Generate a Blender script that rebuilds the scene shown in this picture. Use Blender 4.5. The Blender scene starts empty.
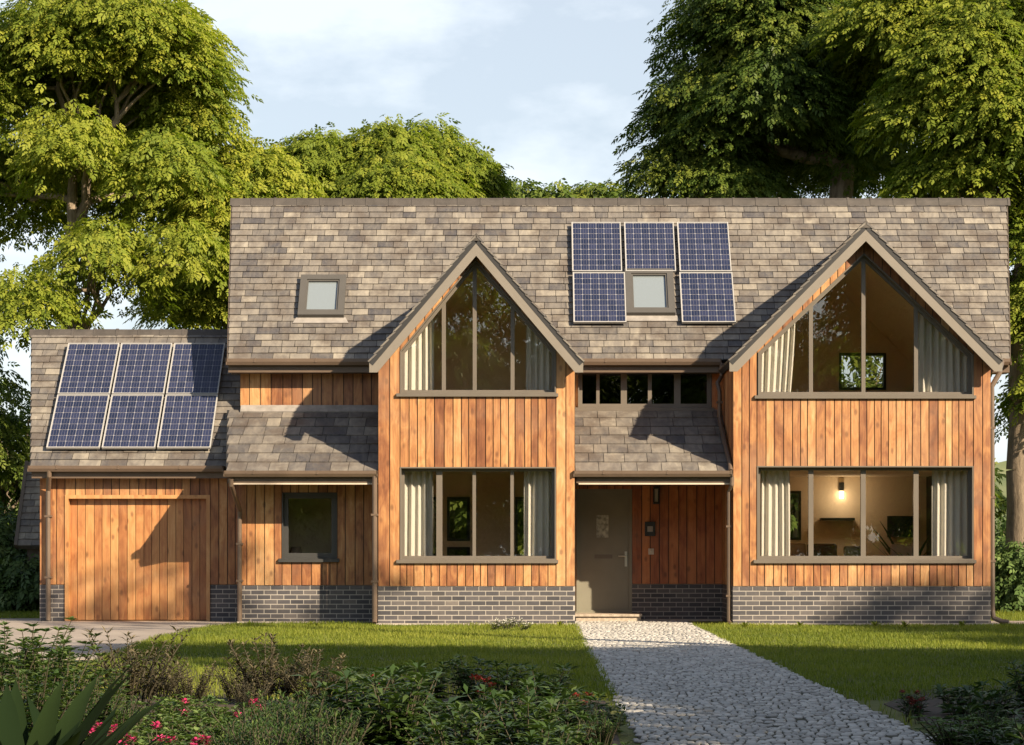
import bpy, math, random
import numpy as np
from mathutils import Vector, Matrix
from mathutils.geometry import delaunay_2d_cdt
R = math.radians
rng = random.Random(7)
sc = bpy.context.scene
COL = sc.collection

# ------------------------------------------------------------------ camera, sky, sun, exposure
CAM_D, CAM_Z, FPX, VX, VY = 40.0, 1.31, 2320.0, 533.0, 549.0
SUN_AZ, SUN_EL = 44.0, 27.5            # azimuth to the east of the camera axis, elevation
cam_d = bpy.data.cameras.new('camera'); cam = bpy.data.objects.new('camera', cam_d); COL.objects.link(cam)
cam.location = (0, -CAM_D, CAM_Z); cam.rotation_euler = (R(90), 0, 0)
cam_d.sensor_width = 36.0; cam_d.lens = 36.0 * FPX / 1024
cam_d.shift_x = (512 - VX) / 1024; cam_d.shift_y = (VY - 372.5) / 1024
cam_d.clip_start = 0.1; cam_d.clip_end = 3000
sc.camera = cam
sun_dir = Vector((math.sin(R(SUN_AZ)) * math.cos(R(SUN_EL)), -math.cos(R(SUN_AZ)) * math.cos(R(SUN_EL)), math.sin(R(SUN_EL))))
sl = bpy.data.lights.new('sun', 'SUN'); sl.energy = 5.0; sl.angle = R(0.5); sl.color = (1.0, 0.82, 0.58)
so = bpy.data.objects.new('sun', sl); COL.objects.link(so)
so.rotation_euler = sun_dir.to_track_quat('Z', 'Y').to_euler(); so.location = sun_dir * 60
world = bpy.data.worlds.new('World'); sc.world = world; world.use_nodes = True
wt = world.node_tree; wt.nodes.clear()
def wn(t): return wt.nodes.new(t)
sky = wn('ShaderNodeTexSky'); sky.sky_type = 'NISHITA'; sky.sun_disc = False
sky.sun_elevation = R(SUN_EL); sky.sun_rotation = R(180 - SUN_AZ)
sky.air_density = 1.0; sky.dust_density = 1.6; sky.ozone_density = 1.2; sky.altitude = 50
tc = wn('ShaderNodeTexCoord'); mp = wn('ShaderNodeMapping'); mp.inputs['Scale'].default_value = (1.0, 1.0, 2.2); mp.inputs['Location'].default_value = (3.1, 0.4, 0.1)
nz = wn('ShaderNodeTexNoise'); nz.inputs['Scale'].default_value = 6.5; nz.inputs['Detail'].default_value = 7; nz.inputs['Roughness'].default_value = 0.55
cr = wn('ShaderNodeValToRGB'); cr.color_ramp.elements[0].position = 0.47; cr.color_ramp.elements[1].position = 0.60
cr.color_ramp.elements[0].color = (0.40, 0.40, 0.40, 1); cr.color_ramp.elements[1].color = (0.68, 0.68, 0.68, 1)
mx = wn('ShaderNodeMix'); mx.data_type = 'RGBA'; mx.inputs['B'].default_value = (10.6, 11.2, 11.7, 1)
bg = wn('ShaderNodeBackground'); bg.inputs['Strength'].default_value = 0.055
wo = wn('ShaderNodeOutputWorld')
wt.links.new(tc.outputs['Generated'], mp.inputs['Vector']); wt.links.new(mp.outputs['Vector'], nz.inputs['Vector'])
wt.links.new(nz.outputs['Fac'], cr.inputs['Fac']); sx = wn('ShaderNodeSeparateXYZ'); vr = wn('ShaderNodeValToRGB'); vm = wn('ShaderNodeMath'); vm.operation = 'MULTIPLY'
vr.color_ramp.elements[0].position = 0.30; vr.color_ramp.elements[1].position = 0.55            # thin veil low in the sky, clear blue overhead
vr.color_ramp.elements[0].color = (1, 1, 1, 1); vr.color_ramp.elements[1].color = (0.2, 0.2, 0.2, 1)
wt.links.new(tc.outputs['Generated'], sx.inputs['Vector']); wt.links.new(sx.outputs['Z'], vr.inputs['Fac'])
wt.links.new(cr.outputs['Color'], vm.inputs[0]); wt.links.new(vr.outputs['Color'], vm.inputs[1]); wt.links.new(vm.outputs[0], mx.inputs['Factor'])
wt.links.new(sky.outputs['Color'], mx.inputs['A']); wt.links.new(mx.outputs['Result'], bg.inputs['Color'])
wt.links.new(bg.outputs['Background'], wo.inputs['Surface'])
sc.view_settings.view_transform = 'Standard'; sc.view_settings.look = 'None'
sc.view_settings.exposure = 1.1; sc.view_settings.gamma = 1.0
sc.view_settings.use_curve_mapping = False
sc.render.engine = 'CYCLES'
sc.cycles.use_denoising = True
sc.cycles.max_bounces = 10; sc.cycles.diffuse_bounces = 8; sc.cycles.transparent_max_bounces = 12; sc.cycles.caustics_reflective = False; sc.cycles.caustics_refractive = False

def S(Y): return FPX / (CAM_D + Y)
def X(px, Y=0.0): return (px - VX) / S(Y)
def Z(py, Y=0.0): return CAM_Z + (VY - py) / S(Y)
def onplane(px, py, P, N):
    """the point of the plane through P with normal N seen at that place of the photograph"""
    o = Vector((0, -CAM_D, CAM_Z)); d = Vector(((px - VX) / FPX, 1.0, (VY - py) / FPX))
    return o + d * ((P - o).dot(N) / d.dot(N))
def ground_at(px, py):
    d = FPX * CAM_Z / (py - VY)
    return ((px - VX) / FPX * d, d - CAM_D)

# ------------------------------------------------------------------ materials
class NT:
    def __init__(s, name):
        s.m = bpy.data.materials.new(name); s.m.use_nodes = True; s.t = s.m.node_tree; s.t.nodes.clear()
        s.out = s.n('ShaderNodeOutputMaterial')
    def n(s, t, **kw):
        nd = s.t.nodes.new(t)
        for k, v in kw.items(): setattr(nd, k, v)
        return nd
    def l(s, a, b): s.t.links.new(a, b)
    def setv(s, sock, v):
        if hasattr(v, 'is_output') or isinstance(v, bpy.types.NodeSocket): s.l(v, sock)
        else: sock.default_value = v
    def math(s, op, a, b=0.0, clamp=False):
        nd = s.n('ShaderNodeMath', operation=op); nd.use_clamp = clamp
        s.setv(nd.inputs[0], a); s.setv(nd.inputs[1], b); return nd.outputs[0]
    def mix(s, f, a, b, blend='MIX'):
        nd = s.n('ShaderNodeMix', data_type='RGBA', blend_type=blend)
        s.setv(nd.inputs['Factor'], f)
        for k, v in (('A', a), ('B', b)):
            if isinstance(v, tuple) and len(v) == 3: v = v + (1,)
            s.setv(nd.inputs[k], v)
        return nd.outputs['Result']
    def attr(s, name='tint'): return s.n('ShaderNodeAttribute', attribute_name=name).outputs['Fac']
    def ramp(s, f, stops):
        nd = s.n('ShaderNodeValToRGB'); e = nd.color_ramp.elements
        while len(e) < len(stops): e.new(0.5)
        for q, (p, c) in zip(e, stops): q.position = p; q.color = c + (1,) if len(c) == 3 else c
        s.setv(nd.inputs['Fac'], f); return nd.outputs['Color']
    def coord(s, scale=(1, 1, 1), add=None):
        v = s.n('ShaderNodeNewGeometry').outputs['Position']
        if add is not None:
            va = s.n('ShaderNodeVectorMath', operation='ADD'); s.l(v, va.inputs[0]); s.l(add, va.inputs[1]); v = va.outputs[0]
        m = s.n('ShaderNodeMapping'); m.inputs['Scale'].default_value = scale; s.l(v, m.inputs['Vector']); return m.outputs['Vector']
    def noise(s, vec, scale, detail=4, rough=0.55, dist=0.0):
        nd = s.n('ShaderNodeTexNoise'); nd.inputs['Scale'].default_value = scale; nd.inputs['Detail'].default_value = detail
        nd.inputs['Roughness'].default_value = rough; nd.inputs['Distortion'].default_value = dist
        s.l(vec, nd.inputs['Vector']); return nd.outputs['Fac']
    def bump(s, h, strength=0.3, dist=0.01):
        nd = s.n('ShaderNodeBump'); nd.inputs['Strength'].default_value = strength; nd.inputs['Distance'].default_value = dist
        s.l(h, nd.inputs['Height']); return nd.outputs['Normal']
    def pbr(s, color, rough=0.6, normal=None, **kw):
        p = s.n('ShaderNodeBsdfPrincipled')
        if isinstance(color, tuple): color = color + (1,) if len(color) == 3 else color
        s.setv(p.inputs['Base Color'], color); s.setv(p.inputs['Roughness'], rough)
        if normal is not None: s.l(normal, p.inputs['Normal'])
        for k, v in kw.items(): s.setv(p.inputs[k], v)
        return p.outputs[0]
    def done(s, sh): s.l(sh, s.out.inputs['Surface']); return s.m

M = {}
def simple(name, c, rough=0.5, var=0.12, scale=6.0, **kw):
    t = NT(name); n = t.noise(t.coord(), scale, 5)
    lo = tuple(v * (1 - var) for v in c); hi = tuple(min(1, v * (1 + var)) for v in c)
    col = t.ramp(n, [(0.3, lo), (0.7, hi)])
    M[name] = t.done(t.pbr(col, rough, t.bump(n, 0.08, 0.004), **kw)); return M[name]

def wood(name, stops, gloss=0.55):
    t = NT(name); a = t.attr()
    cx = t.n('ShaderNodeCombineXYZ'); t.l(t.math('MULTIPLY', a, 37.0), cx.inputs['X']); t.l(t.math('MULTIPLY', a, 91.0), cx.inputs['Z'])
    v = t.coord((1, 1, 1), cx.outputs[0])
    def sc_(scale):
        m = t.n('ShaderNodeMapping'); m.inputs['Scale'].default_value = scale; t.l(v, m.inputs['Vector']); return m.outputs['Vector']
    g1 = t.noise(sc_((26, 26, 0.9)), 1.0, 6, 0.65, 0.8)         # grain running up the board
    g2 = t.noise(sc_((90, 90, 2.5)), 1.0, 3, 0.6)
    g3 = t.noise(sc_((5, 5, 1.6)), 1.0, 4, 0.6, 1.4)            # broad figure, light sapwood patches
    f = t.math('ADD', t.math('MULTIPLY', a, 0.50), t.math('ADD', t.math('MULTIPLY', g1, 0.62), t.math('MULTIPLY', g3, 1.0)))
    f = t.math('ADD', t.math('SUBTRACT', f, 0.625), t.math('MULTIPLY', t.math('SUBTRACT', g2, 0.5), 0.22))
    col = t.ramp(f, stops)
    vo = t.n('ShaderNodeTexVoronoi'); vo.inputs['Scale'].default_value = 1.0; t.l(sc_((5.5, 5.5, 3.0)), vo.inputs['Vector'])
    knot = t.ramp(vo.outputs['Distance'], [(0.09, (1, 1, 1)), (0.22, (0, 0, 0))])
    col = t.mix(t.math('MULTIPLY', knot, 0.6), col, (0.09, 0.03, 0.012))
    wx = t.noise(t.coord((0.5, 0.5, 0.9)), 1.1, 5, 0.6)
    col = t.mix(t.ramp(wx, [(0.48, (0, 0, 0)), (0.80, (0.5, 0.5, 0.5))]), col, (0.30, 0.20, 0.13))   # weathered silvering
    dark = t.math('LESS_THAN', a, -0.5)
    col = t.mix(dark, col, (0.012, 0.008, 0.006))
    M[name] = t.done(t.pbr(col, gloss, t.bump(g1, 0.25, 0.004))); return M[name]
wood('cedar', [(0.0, (0.12, 0.038, 0.014)), (0.28, (0.222, 0.084, 0.032)), (0.52, (0.368, 0.169, 0.062)), (0.78, (0.49, 0.281, 0.122)), (1.0, (0.58, 0.40, 0.225))])
wood('cedar_red', [(0.0, (0.15, 0.042, 0.017)), (0.28, (0.29, 0.085, 0.03)), (0.6, (0.43, 0.15, 0.048)), (0.9, (0.53, 0.22, 0.08)), (1.0, (0.58, 0.28, 0.11))])
wood('cedar_door', [(0.0, (0.19, 0.07, 0.026)), (0.3, (0.31, 0.125, 0.046)), (0.6, (0.43, 0.21, 0.080)), (0.9, (0.52, 0.29, 0.125)), (1.0, (0.58, 0.36, 0.17))], 0.45)

def slate(name):
    t = NT(name); a = t.attr(); v = t.coord()
    n1 = t.noise(v, 2.2, 5, 0.6); n2 = t.noise(t.coord((30, 30, 30)), 1.0, 4, 0.7); n3 = t.noise(t.coord((8, 3, 3)), 1.0, 5, 0.6, 0.6)
    f = t.math('ADD', t.math('MULTIPLY', a, 0.75), t.math('MULTIPLY', t.math('SUBTRACT', n3, 0.42), 1.1))
    col = t.ramp(f, [(0.0, (0.058, 0.056, 0.064)), (0.3, (0.112, 0.103, 0.098)), (0.55, (0.172, 0.155, 0.138)), (0.8, (0.23, 0.207, 0.177)), (1.0, (0.305, 0.275, 0.228))])
    col = t.mix(t.ramp(n1, [(0.47, (0, 0, 0)), (0.64, (0.72, 0.72, 0.72))]), col, (0.085, 0.068, 0.058))  # lichen and weather stains
    col = t.mix(t.math('MULTIPLY', t.math('SUBTRACT', n2, 0.45), 0.5, True), col, (0.36, 0.31, 0.23))
    dark = t.math('LESS_THAN', a, -0.5)
    col = t.mix(dark, col, (0.02, 0.02, 0.022))
    M[name] = t.done(t.pbr(col, 0.62, t.bump(t.math('ADD', n3, t.math('MULTIPLY', n2, 0.4)), 0.35, 0.006))); return M[name]
slate('slate')

def brick():
    t = NT('brick'); a = t.attr(); n = t.noise(t.coord((14, 14, 22)), 1.0, 5, 0.65); n2 = t.noise(t.coord(), 1.6, 4)
    f = t.math('ADD', t.math('MULTIPLY', a, 0.7), t.math('MULTIPLY', n, 0.45))
    col = t.ramp(f, [(0.1, (0.026, 0.026, 0.034)), (0.5, (0.060, 0.057, 0.066)), (0.8, (0.105, 0.094, 0.096)), (1.0, (0.16, 0.14, 0.13))])
    col = t.mix(t.ramp(n2, [(0.5, (0, 0, 0)), (0.8, (0.3, 0.3, 0.3))]), col, (0.15, 0.125, 0.105))
    col = t.mix(t.math('LESS_THAN', a, -0.5), col, (0.36, 0.33, 0.30))
    M['brick'] = t.done(t.pbr(col, 0.6, t.bump(n, 0.4, 0.004)))
brick()
simple('mortar', (0.42, 0.38, 0.34), 0.9, 0.15, 20)
simple('taupe', (0.195, 0.173, 0.148), 0.42, 0.05, 3)
simple('frame_grey', (0.135, 0.117, 0.098), 0.38, 0.06, 3)
simple('dark_frame', (0.045, 0.045, 0.045), 0.4, 0.06, 3)
simple('gutter_brown', (0.12, 0.085, 0.062), 0.36, 0.08, 4)
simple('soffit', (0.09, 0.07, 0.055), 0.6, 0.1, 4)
simple('cream_trim', (0.55, 0.47, 0.38), 0.5, 0.06, 4)
simple('skylight_frame', (0.085, 0.08, 0.074), 0.4, 0.06, 3)
simple('lead', (0.27, 0.25, 0.235), 0.5, 0.2, 7)
simple('ridge_tile', (0.062, 0.054, 0.049), 0.7, 0.3, 4)
simple('plaster', (0.86, 0.71, 0.50), 0.9, 0.05, 2)
simple('oak_floor', (0.62, 0.46, 0.30), 0.5, 0.2, 4)
simple('pane_reflection', (0.42, 0.44, 0.40), 0.15, 0.5, 14)  # bright reflection painted as mottled pale colour on the door glazing
simple('door_paint', (0.20, 0.19, 0.15), 0.38, 0.05, 5)
simple('steel', (0.62, 0.58, 0.52), 0.28, 0.05, 5, Metallic=0.9)
simple('black_plastic', (0.02, 0.018, 0.017), 0.35, 0.1, 5)
simple('grey_plastic', (0.32, 0.30, 0.28), 0.4, 0.05, 5)
simple('alu', (0.36, 0.355, 0.35), 0.35, 0.04, 5)
simple('backsheet', (0.27, 0.27, 0.30), 0.4, 0.03, 5)
simple('concrete', (0.40, 0.35, 0.30), 0.85, 0.2, 5)
simple('stone_step', (0.36, 0.30, 0.24), 0.8, 0.3, 18)
simple('chair_brown', (0.10, 0.055, 0.03), 0.55, 0.2, 5)
simple('chair_cream', (0.50, 0.38, 0.28), 0.9, 0.1, 9)
simple('screen', (0.012, 0.02, 0.018), 0.12, 0.2, 5)
simple('pot', (0.2, 0.15, 0.11), 0.7, 0.2, 5)
simple('green_cloth', (0.12, 0.22, 0.05), 0.9, 0.1, 9)
simple('soil', (0.045, 0.03, 0.02), 0.95, 0.4, 9)
def curtain_mat():
    t = NT('curtain'); n = t.noise(t.coord((140, 140, 20)), 1, 3)
    d = t.n('ShaderNodeBsdfDiffuse'); t.l(t.ramp(n, [(0.3, (0.86, 0.84, 0.79)), (0.7, (0.91, 0.89, 0.85))]), d.inputs['Color'])
    tr = t.n('ShaderNodeBsdfTranslucent'); tr.inputs['Color'].default_value = (0.75, 0.68, 0.56, 1)
    mxs = t.n('ShaderNodeMixShader'); mxs.inputs[0].default_value = 0.38; t.l(d.outputs[0], mxs.inputs[1]); t.l(tr.outputs[0], mxs.inputs[2])
    M['curtain'] = t.done(mxs.outputs[0])
curtain_mat()
def glass(name, ior, tint, wave=0.0):
    t = NT(name)
    lw = t.n('ShaderNodeLayerWeight'); lw.inputs['Blend'].default_value = 0.5
    fr = t.math('ADD', t.math('MULTIPLY', t.math('POWER', lw.outputs['Facing'], 4.0), 0.7), ior, True)
    tr = t.n('ShaderNodeBsdfTransparent'); tr.inputs['Color'].default_value = tint + (1,)
    gl = t.n('ShaderNodeBsdfGlossy'); gl.inputs['Roughness'].default_value = 0.0; gl.inputs['Color'].default_value = (0.95, 0.97, 0.95, 1)
    if wave: t.l(t.bump(t.noise(t.coord(), 1.1, 2), wave, 0.01), gl.inputs['Normal'])
    mxs = t.n('ShaderNodeMixShader'); t.l(fr, mxs.inputs[0]); t.l(tr.outputs[0], mxs.inputs[1]); t.l(gl.outputs[0], mxs.inputs[2])
    M[name] = t.done(mxs.outputs[0])
glass('window_glass', 0.09, (0.97, 0.97, 0.96), 0.02)
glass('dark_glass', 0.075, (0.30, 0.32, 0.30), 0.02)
def skylight_glass():
    t = NT('skylight_glass'); M['skylight_glass'] = t.done(t.pbr((0.20, 0.235, 0.26), 0.05, None, IOR=2.2))
skylight_glass()
def cell_mat():
    t = NT('solar_cell'); a = t.attr(); n = t.noise(t.coord(), 16, 3)
    f = t.math('ADD', t.math('MULTIPLY', a, 0.5), t.math('MULTIPLY', n, 0.5))
    col = t.ramp(f, [(0.2, (0.012, 0.018, 0.045)), (0.8, (0.028, 0.035, 0.078))])
    M['solar_cell'] = t.done(t.pbr(col, 0.22, None, IOR=1.5))
    t = NT('busbar'); M['busbar'] = t.done(t.pbr((0.14, 0.14, 0.19), 0.4))
cell_mat()
def lamp_mat():
    t = NT('lamp_glow'); e = t.n('ShaderNodeEmission'); e.inputs['Color'].default_value = (1.0, 0.72, 0.40, 1); e.inputs['Strength'].default_value = 4.0
    M['lamp_glow'] = t.done(e.outputs[0])
lamp_mat()
def leaf_mat(name, c0, c1, c2, trans=0.3, rough=0.5, tcol=None):
    t = NT(name); a = t.attr()
    col = t.ramp(a, [(0.0, c0), (0.5, c1), (1.0, c2)])
    p = t.pbr(col, rough, None, **{'Specular IOR Level': 0.12 if name == 'strap_leaf' else 0.28})
    tr = t.n('ShaderNodeBsdfTranslucent')
    t.l(t.mix(1.0, col, tcol or (1.1, 1.3, 0.5), 'MULTIPLY'), tr.inputs['Color'])
    mxs = t.n('ShaderNodeMixShader'); mxs.inputs[0].default_value = trans; t.l(p, mxs.inputs[1]); t.l(tr.outputs[0], mxs.inputs[2])
    M[name] = t.done(mxs.outputs[0])
leaf_mat('leaf', (0.062, 0.105, 0.014), (0.168, 0.218, 0.025), (0.31, 0.32, 0.040), 0.38, 0.65)
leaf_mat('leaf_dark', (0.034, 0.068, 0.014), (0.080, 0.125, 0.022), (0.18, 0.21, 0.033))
leaf_mat('shrub_leaf', (0.018, 0.040, 0.010), (0.052, 0.095, 0.025), (0.14, 0.19, 0.058), 0.25, 0.42)
leaf_mat('twig_leaf', (0.045, 0.042, 0.024), (0.09, 0.077, 0.046), (0.21, 0.175, 0.105), 0.2, 0.6)
leaf_mat('pale_leaf', (0.05, 0.095, 0.024), (0.105, 0.165, 0.05), (0.23, 0.30, 0.10), 0.25, 0.5)
leaf_mat('strap_leaf', (0.004, 0.011, 0.004), (0.008, 0.018, 0.006), (0.016, 0.030, 0.008), 0.15, 0.95)  # near-black because the shade over these clumps is put into the leaf colour
leaf_mat('grass', (0.085, 0.125, 0.016), (0.17, 0.205, 0.024), (0.28, 0.29, 0.048), 0.35, 0.6)
leaf_mat('pink_petal', (0.42, 0.02, 0.10), (0.60, 0.035, 0.16), (0.72, 0.10, 0.25), 0.25, 0.6, (1, 1, 1))
leaf_mat('red_petal', (0.14, 0.012, 0.012), (0.22, 0.02, 0.018), (0.32, 0.05, 0.03), 0.25, 0.6, (1, 1, 1))
leaf_mat('white_petal', (0.6, 0.6, 0.52), (0.75, 0.74, 0.66), (0.82, 0.8, 0.74), 0.25, 0.6, (1, 1, 1))
def bark():
    t = NT('bark'); n = t.noise(t.coord((9, 9, 2.2)), 1.0, 6, 0.7, 0.6)
    M['bark'] = t.done(t.pbr(t.ramp(n, [(0.3, (0.10, 0.075, 0.05)), (0.7, (0.30, 0.235, 0.17))]), 0.85, t.bump(n, 0.7, 0.03)))
    t = NT('stem'); M['stem'] = t.done(t.pbr((0.05, 0.042, 0.024), 0.8))
bark()
def ground_mats():
    t = NT('lawn_ground'); n = t.noise(t.coord(), 0.35, 5); n2 = t.noise(t.coord(), 9, 5, 0.7)
    f = t.math('ADD', t.math('MULTIPLY', n, 0.5), t.math('MULTIPLY', n2, 0.5))
    M['lawn_ground'] = t.done(t.pbr(t.ramp(f, [(0.3, (0.06, 0.075, 0.014)), (0.55, (0.12, 0.13, 0.02)), (0.75, (0.19, 0.18, 0.04))]), 0.9, t.bump(n2, 0.6, 0.05)))
    t = NT('hill'); n = t.noise(t.coord((0.05, 0.05, 0.15)), 1.0, 6, 0.6); M['hill'] = t.done(t.pbr(t.ramp(n, [(0.35, (0.10, 0.14, 0.045)), (0.65, (0.22, 0.24, 0.10))]), 0.9))  # hill greens paled in colour in place of distance haze
    t = NT('driveway'); n = t.noise(t.coord(), 0.8, 5); n2 = t.noise(t.coord(), 40, 3, 0.7)
    col = t.ramp(t.math('ADD', t.math('MULTIPLY', n, 0.6), t.math('MULTIPLY', n2, 0.4)), [(0.3, (0.24, 0.205, 0.18)), (0.7, (0.38, 0.33, 0.285))])
    M['driveway'] = t.done(t.pbr(col, 0.85, t.bump(n2, 0.3, 0.005)))
    t = NT('sett'); a = t.attr(); n = t.noise(t.coord(), 18, 5, 0.65)
    col = t.ramp(t.math('ADD', t.math('MULTIPLY', a, 0.6), t.math('MULTIPLY', n, 0.4)), [(0.15, (0.27, 0.26, 0.24)), (0.5, (0.39, 0.377, 0.352)), (0.85, (0.55, 0.53, 0.495))])
    M['sett'] = t.done(t.pbr(col, 0.65, t.bump(n, 0.5, 0.01)))
    t = NT('joint'); n = t.noise(t.coord(), 7, 4); M['joint'] = t.done(t.pbr(t.ramp(n, [(0.35, (0.03, 0.026, 0.02)), (0.7, (0.06, 0.06, 0.025))]), 0.95))
ground_mats()

# ------------------------------------------------------------------ mesh helpers
def tag(o, label=None, cat=None, group=None, kind=None):
    if label: o['label'] = label
    if cat: o['category'] = cat
    if group: o['group'] = group
    if kind: o['kind'] = kind
    return o
def empty(name, loc, label, cat, group=None):
    o = bpy.data.objects.new(name, None); COL.objects.link(o); o.location = loc; o.empty_display_size = 0.2
    return tag(o, label, cat, group)
def root_of(o):
    while o.parent: o = o.parent
    return o
class MB:
    def __init__(s): s.v = []; s.f = []; s.t = []
    def poly(s, pts, t=0.5):
        b = len(s.v); s.v += [tuple(p) for p in pts]; s.f.append(tuple(range(b, b + len(pts)))); s.t.append(t)
    def box(s, x0, x1, y0, y1, z0, z1, t=0.5):
        if x1 < x0: x0, x1 = x1, x0
        if y1 < y0: y0, y1 = y1, y0
        if z1 < z0: z0, z1 = z1, z0
        s.obox((x0, y0, z0), (x1 - x0, 0, 0), (0, y1 - y0, 0), (0, 0, z1 - z0), t)
    def obox(s, o, u, v, w, t=0.5):
        o, u, v, w = map(Vector, (o, u, v, w)); b = len(s.v)
        s.v += [tuple(p) for p in (o, o + u, o + u + v, o + v, o + w, o + u + w, o + u + v + w, o + v + w)]
        for q in ((3, 2, 1, 0), (4, 5, 6, 7), (0, 1, 5, 4), (1, 2, 6, 5), (2, 3, 7, 6), (3, 0, 4, 7)):
            s.f.append(tuple(b + i for i in q)); s.t.append(t)
    def prism(s, pts, d, t=0.5):
        """polygon pts extruded by d (pts seen counter-clockwise against d)"""
        d = Vector(d); p = [Vector(q) for q in pts]; b = len(s.v); n = len(p)
        s.v += [tuple(q) for q in p] + [tuple(q + d) for q in p]
        s.f.append(tuple(range(b + n - 1, b - 1, -1))); s.t.append(t)
        s.f.append(tuple(range(b + n, b + 2 * n))); s.t.append(t)
        for i in range(n):
            j = (i + 1) % n; s.f.append((b + i, b + j, b + n + j, b + n + i)); s.t.append(t)
    def slab(s, outer, holes, y0, y1, mp=None, t=0.5):
        """flat wall with holes: 2-D rings (u, w), thick from y0 to y1; mp maps (u, depth, w) to a point"""
        mp = mp or (lambda u, d, w: (u, d, w))
        rings = [outer] + list(holes); flat = [p for r in rings for p in r]
        ed = []; k = 0
        for r in rings: ed += [(k + i, k + (i + 1) % len(r)) for i in range(len(r))]; k += len(r)
        cdt = delaunay_2d_cdt([Vector(p) for p in flat], ed, [], 0, 1e-6)
        def inside(q, r):
            c = False
            for i in range(len(r)):
                (xa, ya), (xb, yb) = r[i], r[i - 1]
                if (ya > q[1]) != (yb > q[1]) and q[0] < (xb - xa) * (q[1] - ya) / (yb - ya) + xa: c = not c
            return c
        tris = []
        for f in cdt[2]:
            a = [cdt[3][i][0] for i in f]; q = (sum(flat[i][0] for i in a) / 3, sum(flat[i][1] for i in a) / 3)
            if inside(q, outer) and not any(inside(q, h) for h in holes): tris.append(a)
        b = len(s.v); n = len(flat)
        s.v += [mp(p[0], y0, p[1]) for p in flat] + [mp(p[0], y1, p[1]) for p in flat]
        for a in tris:
            s.f.append(tuple(b + i for i in a)); s.t.append(t); s.f.append(tuple(b + n + i for i in reversed(a))); s.t.append(t)
        k = b
        for r in rings:
            m = len(r)
            for i in range(m):
                j = (i + 1) % m; s.f.append((k + i, k + j, k + n + j, k + n + i)); s.t.append(t)
            k += m
    def tube(s, pts, rad, n=8, t=0.5, cap=True):
        pts = [Vector(p) for p in pts]
        if not hasattr(rad, '__len__'): rad = [rad] * len(pts)
        b = len(s.v); ref = Vector((0.31, 0.17, 0.93))
        for i, p in enumerate(pts):
            d = (pts[min(i + 1, len(pts) - 1)] - pts[max(i - 1, 0)])
            if d.length < 1e-6: d = Vector((0, 0, 1))
            d.normalize()
            if i == 0:
                a = d.cross(ref if abs(d.dot(ref)) < 0.95 else Vector((1, 0, 0))).normalized()
            else:
                a = (a - d * a.dot(d)).normalized()
            c = d.cross(a)
            for k in range(n):
                an = 2 * math.pi * k / n; s.v.append(tuple(p + (a * math.cos(an) + c * math.sin(an)) * rad[i]))
        for i in range(len(pts) - 1):
            for k in range(n):
                k2 = (k + 1) % n; s.f.append((b + i * n + k, b + i * n + k2, b + (i + 1) * n + k2, b + (i + 1) * n + k)); s.t.append(t)
        if cap:
            s.f.append(tuple(b + k for k in reversed(range(n)))); s.t.append(t)
            e = b + (len(pts) - 1) * n; s.f.append(tuple(e + k for k in range(n))); s.t.append(t)
    def lathe(s, c, prof, n=14, t=0.5):
        """profile of (radius, z) turned about the vertical through c"""
        b = len(s.v)
        for r, z in prof:
            for k in range(n):
                an = 2 * math.pi * k / n; s.v.append((c[0] + r * math.cos(an), c[1] + r * math.sin(an), c[2] + z))
        for i in range(len(prof) - 1):
            for k in range(n):
                k2 = (k + 1) % n; s.f.append((b + i * n + k, b + i * n + k2, b + (i + 1) * n + k2, b + (i + 1) * n + k)); s.t.append(t)
        s.f.append(tuple(b + k for k in reversed(range(n)))); s.t.append(t)
        e = b + (len(prof) - 1) * n; s.f.append(tuple(e + k for k in range(n))); s.t.append(t)
    def build(s, name, mat, parent=None, smooth=False, label=None, origin=None, fixn=True):
        me = bpy.data.meshes.new(name)
        o = bpy.data.objects.new(name, me); COL.objects.link(o)
        if parent is not None:
            L = root_of(parent).location; o.parent = parent
        else:
            if origin is None:
                a = np.array(s.v); L = Vector(((a[:, 0].min() + a[:, 0].max()) / 2, (a[:, 1].min() + a[:, 1].max()) / 2, a[:, 2].min()))
            else: L = Vector(origin)
            o.location = L
        me.from_pydata([(p[0] - L[0], p[1] - L[1], p[2] - L[2]) for p in s.v], [], s.f)
        at = me.attributes.new('tint', 'FLOAT', 'FACE'); at.data.foreach_set('value', s.t)
        me.materials.append(M[mat] if isinstance(mat, str) else mat)
        if smooth: me.polygons.foreach_set('use_smooth', [True] * len(me.polygons))
        if fixn:
            import bmesh
            bm = bmesh.new(); bm.from_mesh(me); bmesh.ops.recalc_face_normals(bm, faces=bm.faces); bm.to_mesh(me); bm.free()
        me.update()
        if label: o['label'] = label
        return o
def np_mesh(name, V, quads, tint, mat, parent=None, loc=None):
    """big leaf mesh from arrays: V (n,3) local, quads (m,4), tint (m)"""
    me = bpy.data.meshes.new(name); m = len(quads)
    me.vertices.add(len(V)); me.vertices.foreach_set('co', np.ascontiguousarray(V, dtype=np.float32).ravel())
    me.loops.add(m * 4); me.loops.foreach_set('vertex_index', np.ascontiguousarray(quads, dtype=np.int32).ravel())
    me.polygons.add(m); me.polygons.foreach_set('loop_start', np.arange(0, m * 4, 4, dtype=np.int32)); me.polygons.foreach_set('loop_total', np.full(m, 4, dtype=np.int32))
    me.update(calc_edges=True)
    at = me.attributes.new('tint', 'FLOAT', 'FACE'); at.data.foreach_set('value', np.ascontiguousarray(tint, dtype=np.float32))
    me.materials.append(M[mat])
    o = bpy.data.objects.new(name, me); COL.objects.link(o)
    if parent is not None: o.parent = parent
    if loc is not None: o.location = loc
    return o
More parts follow.
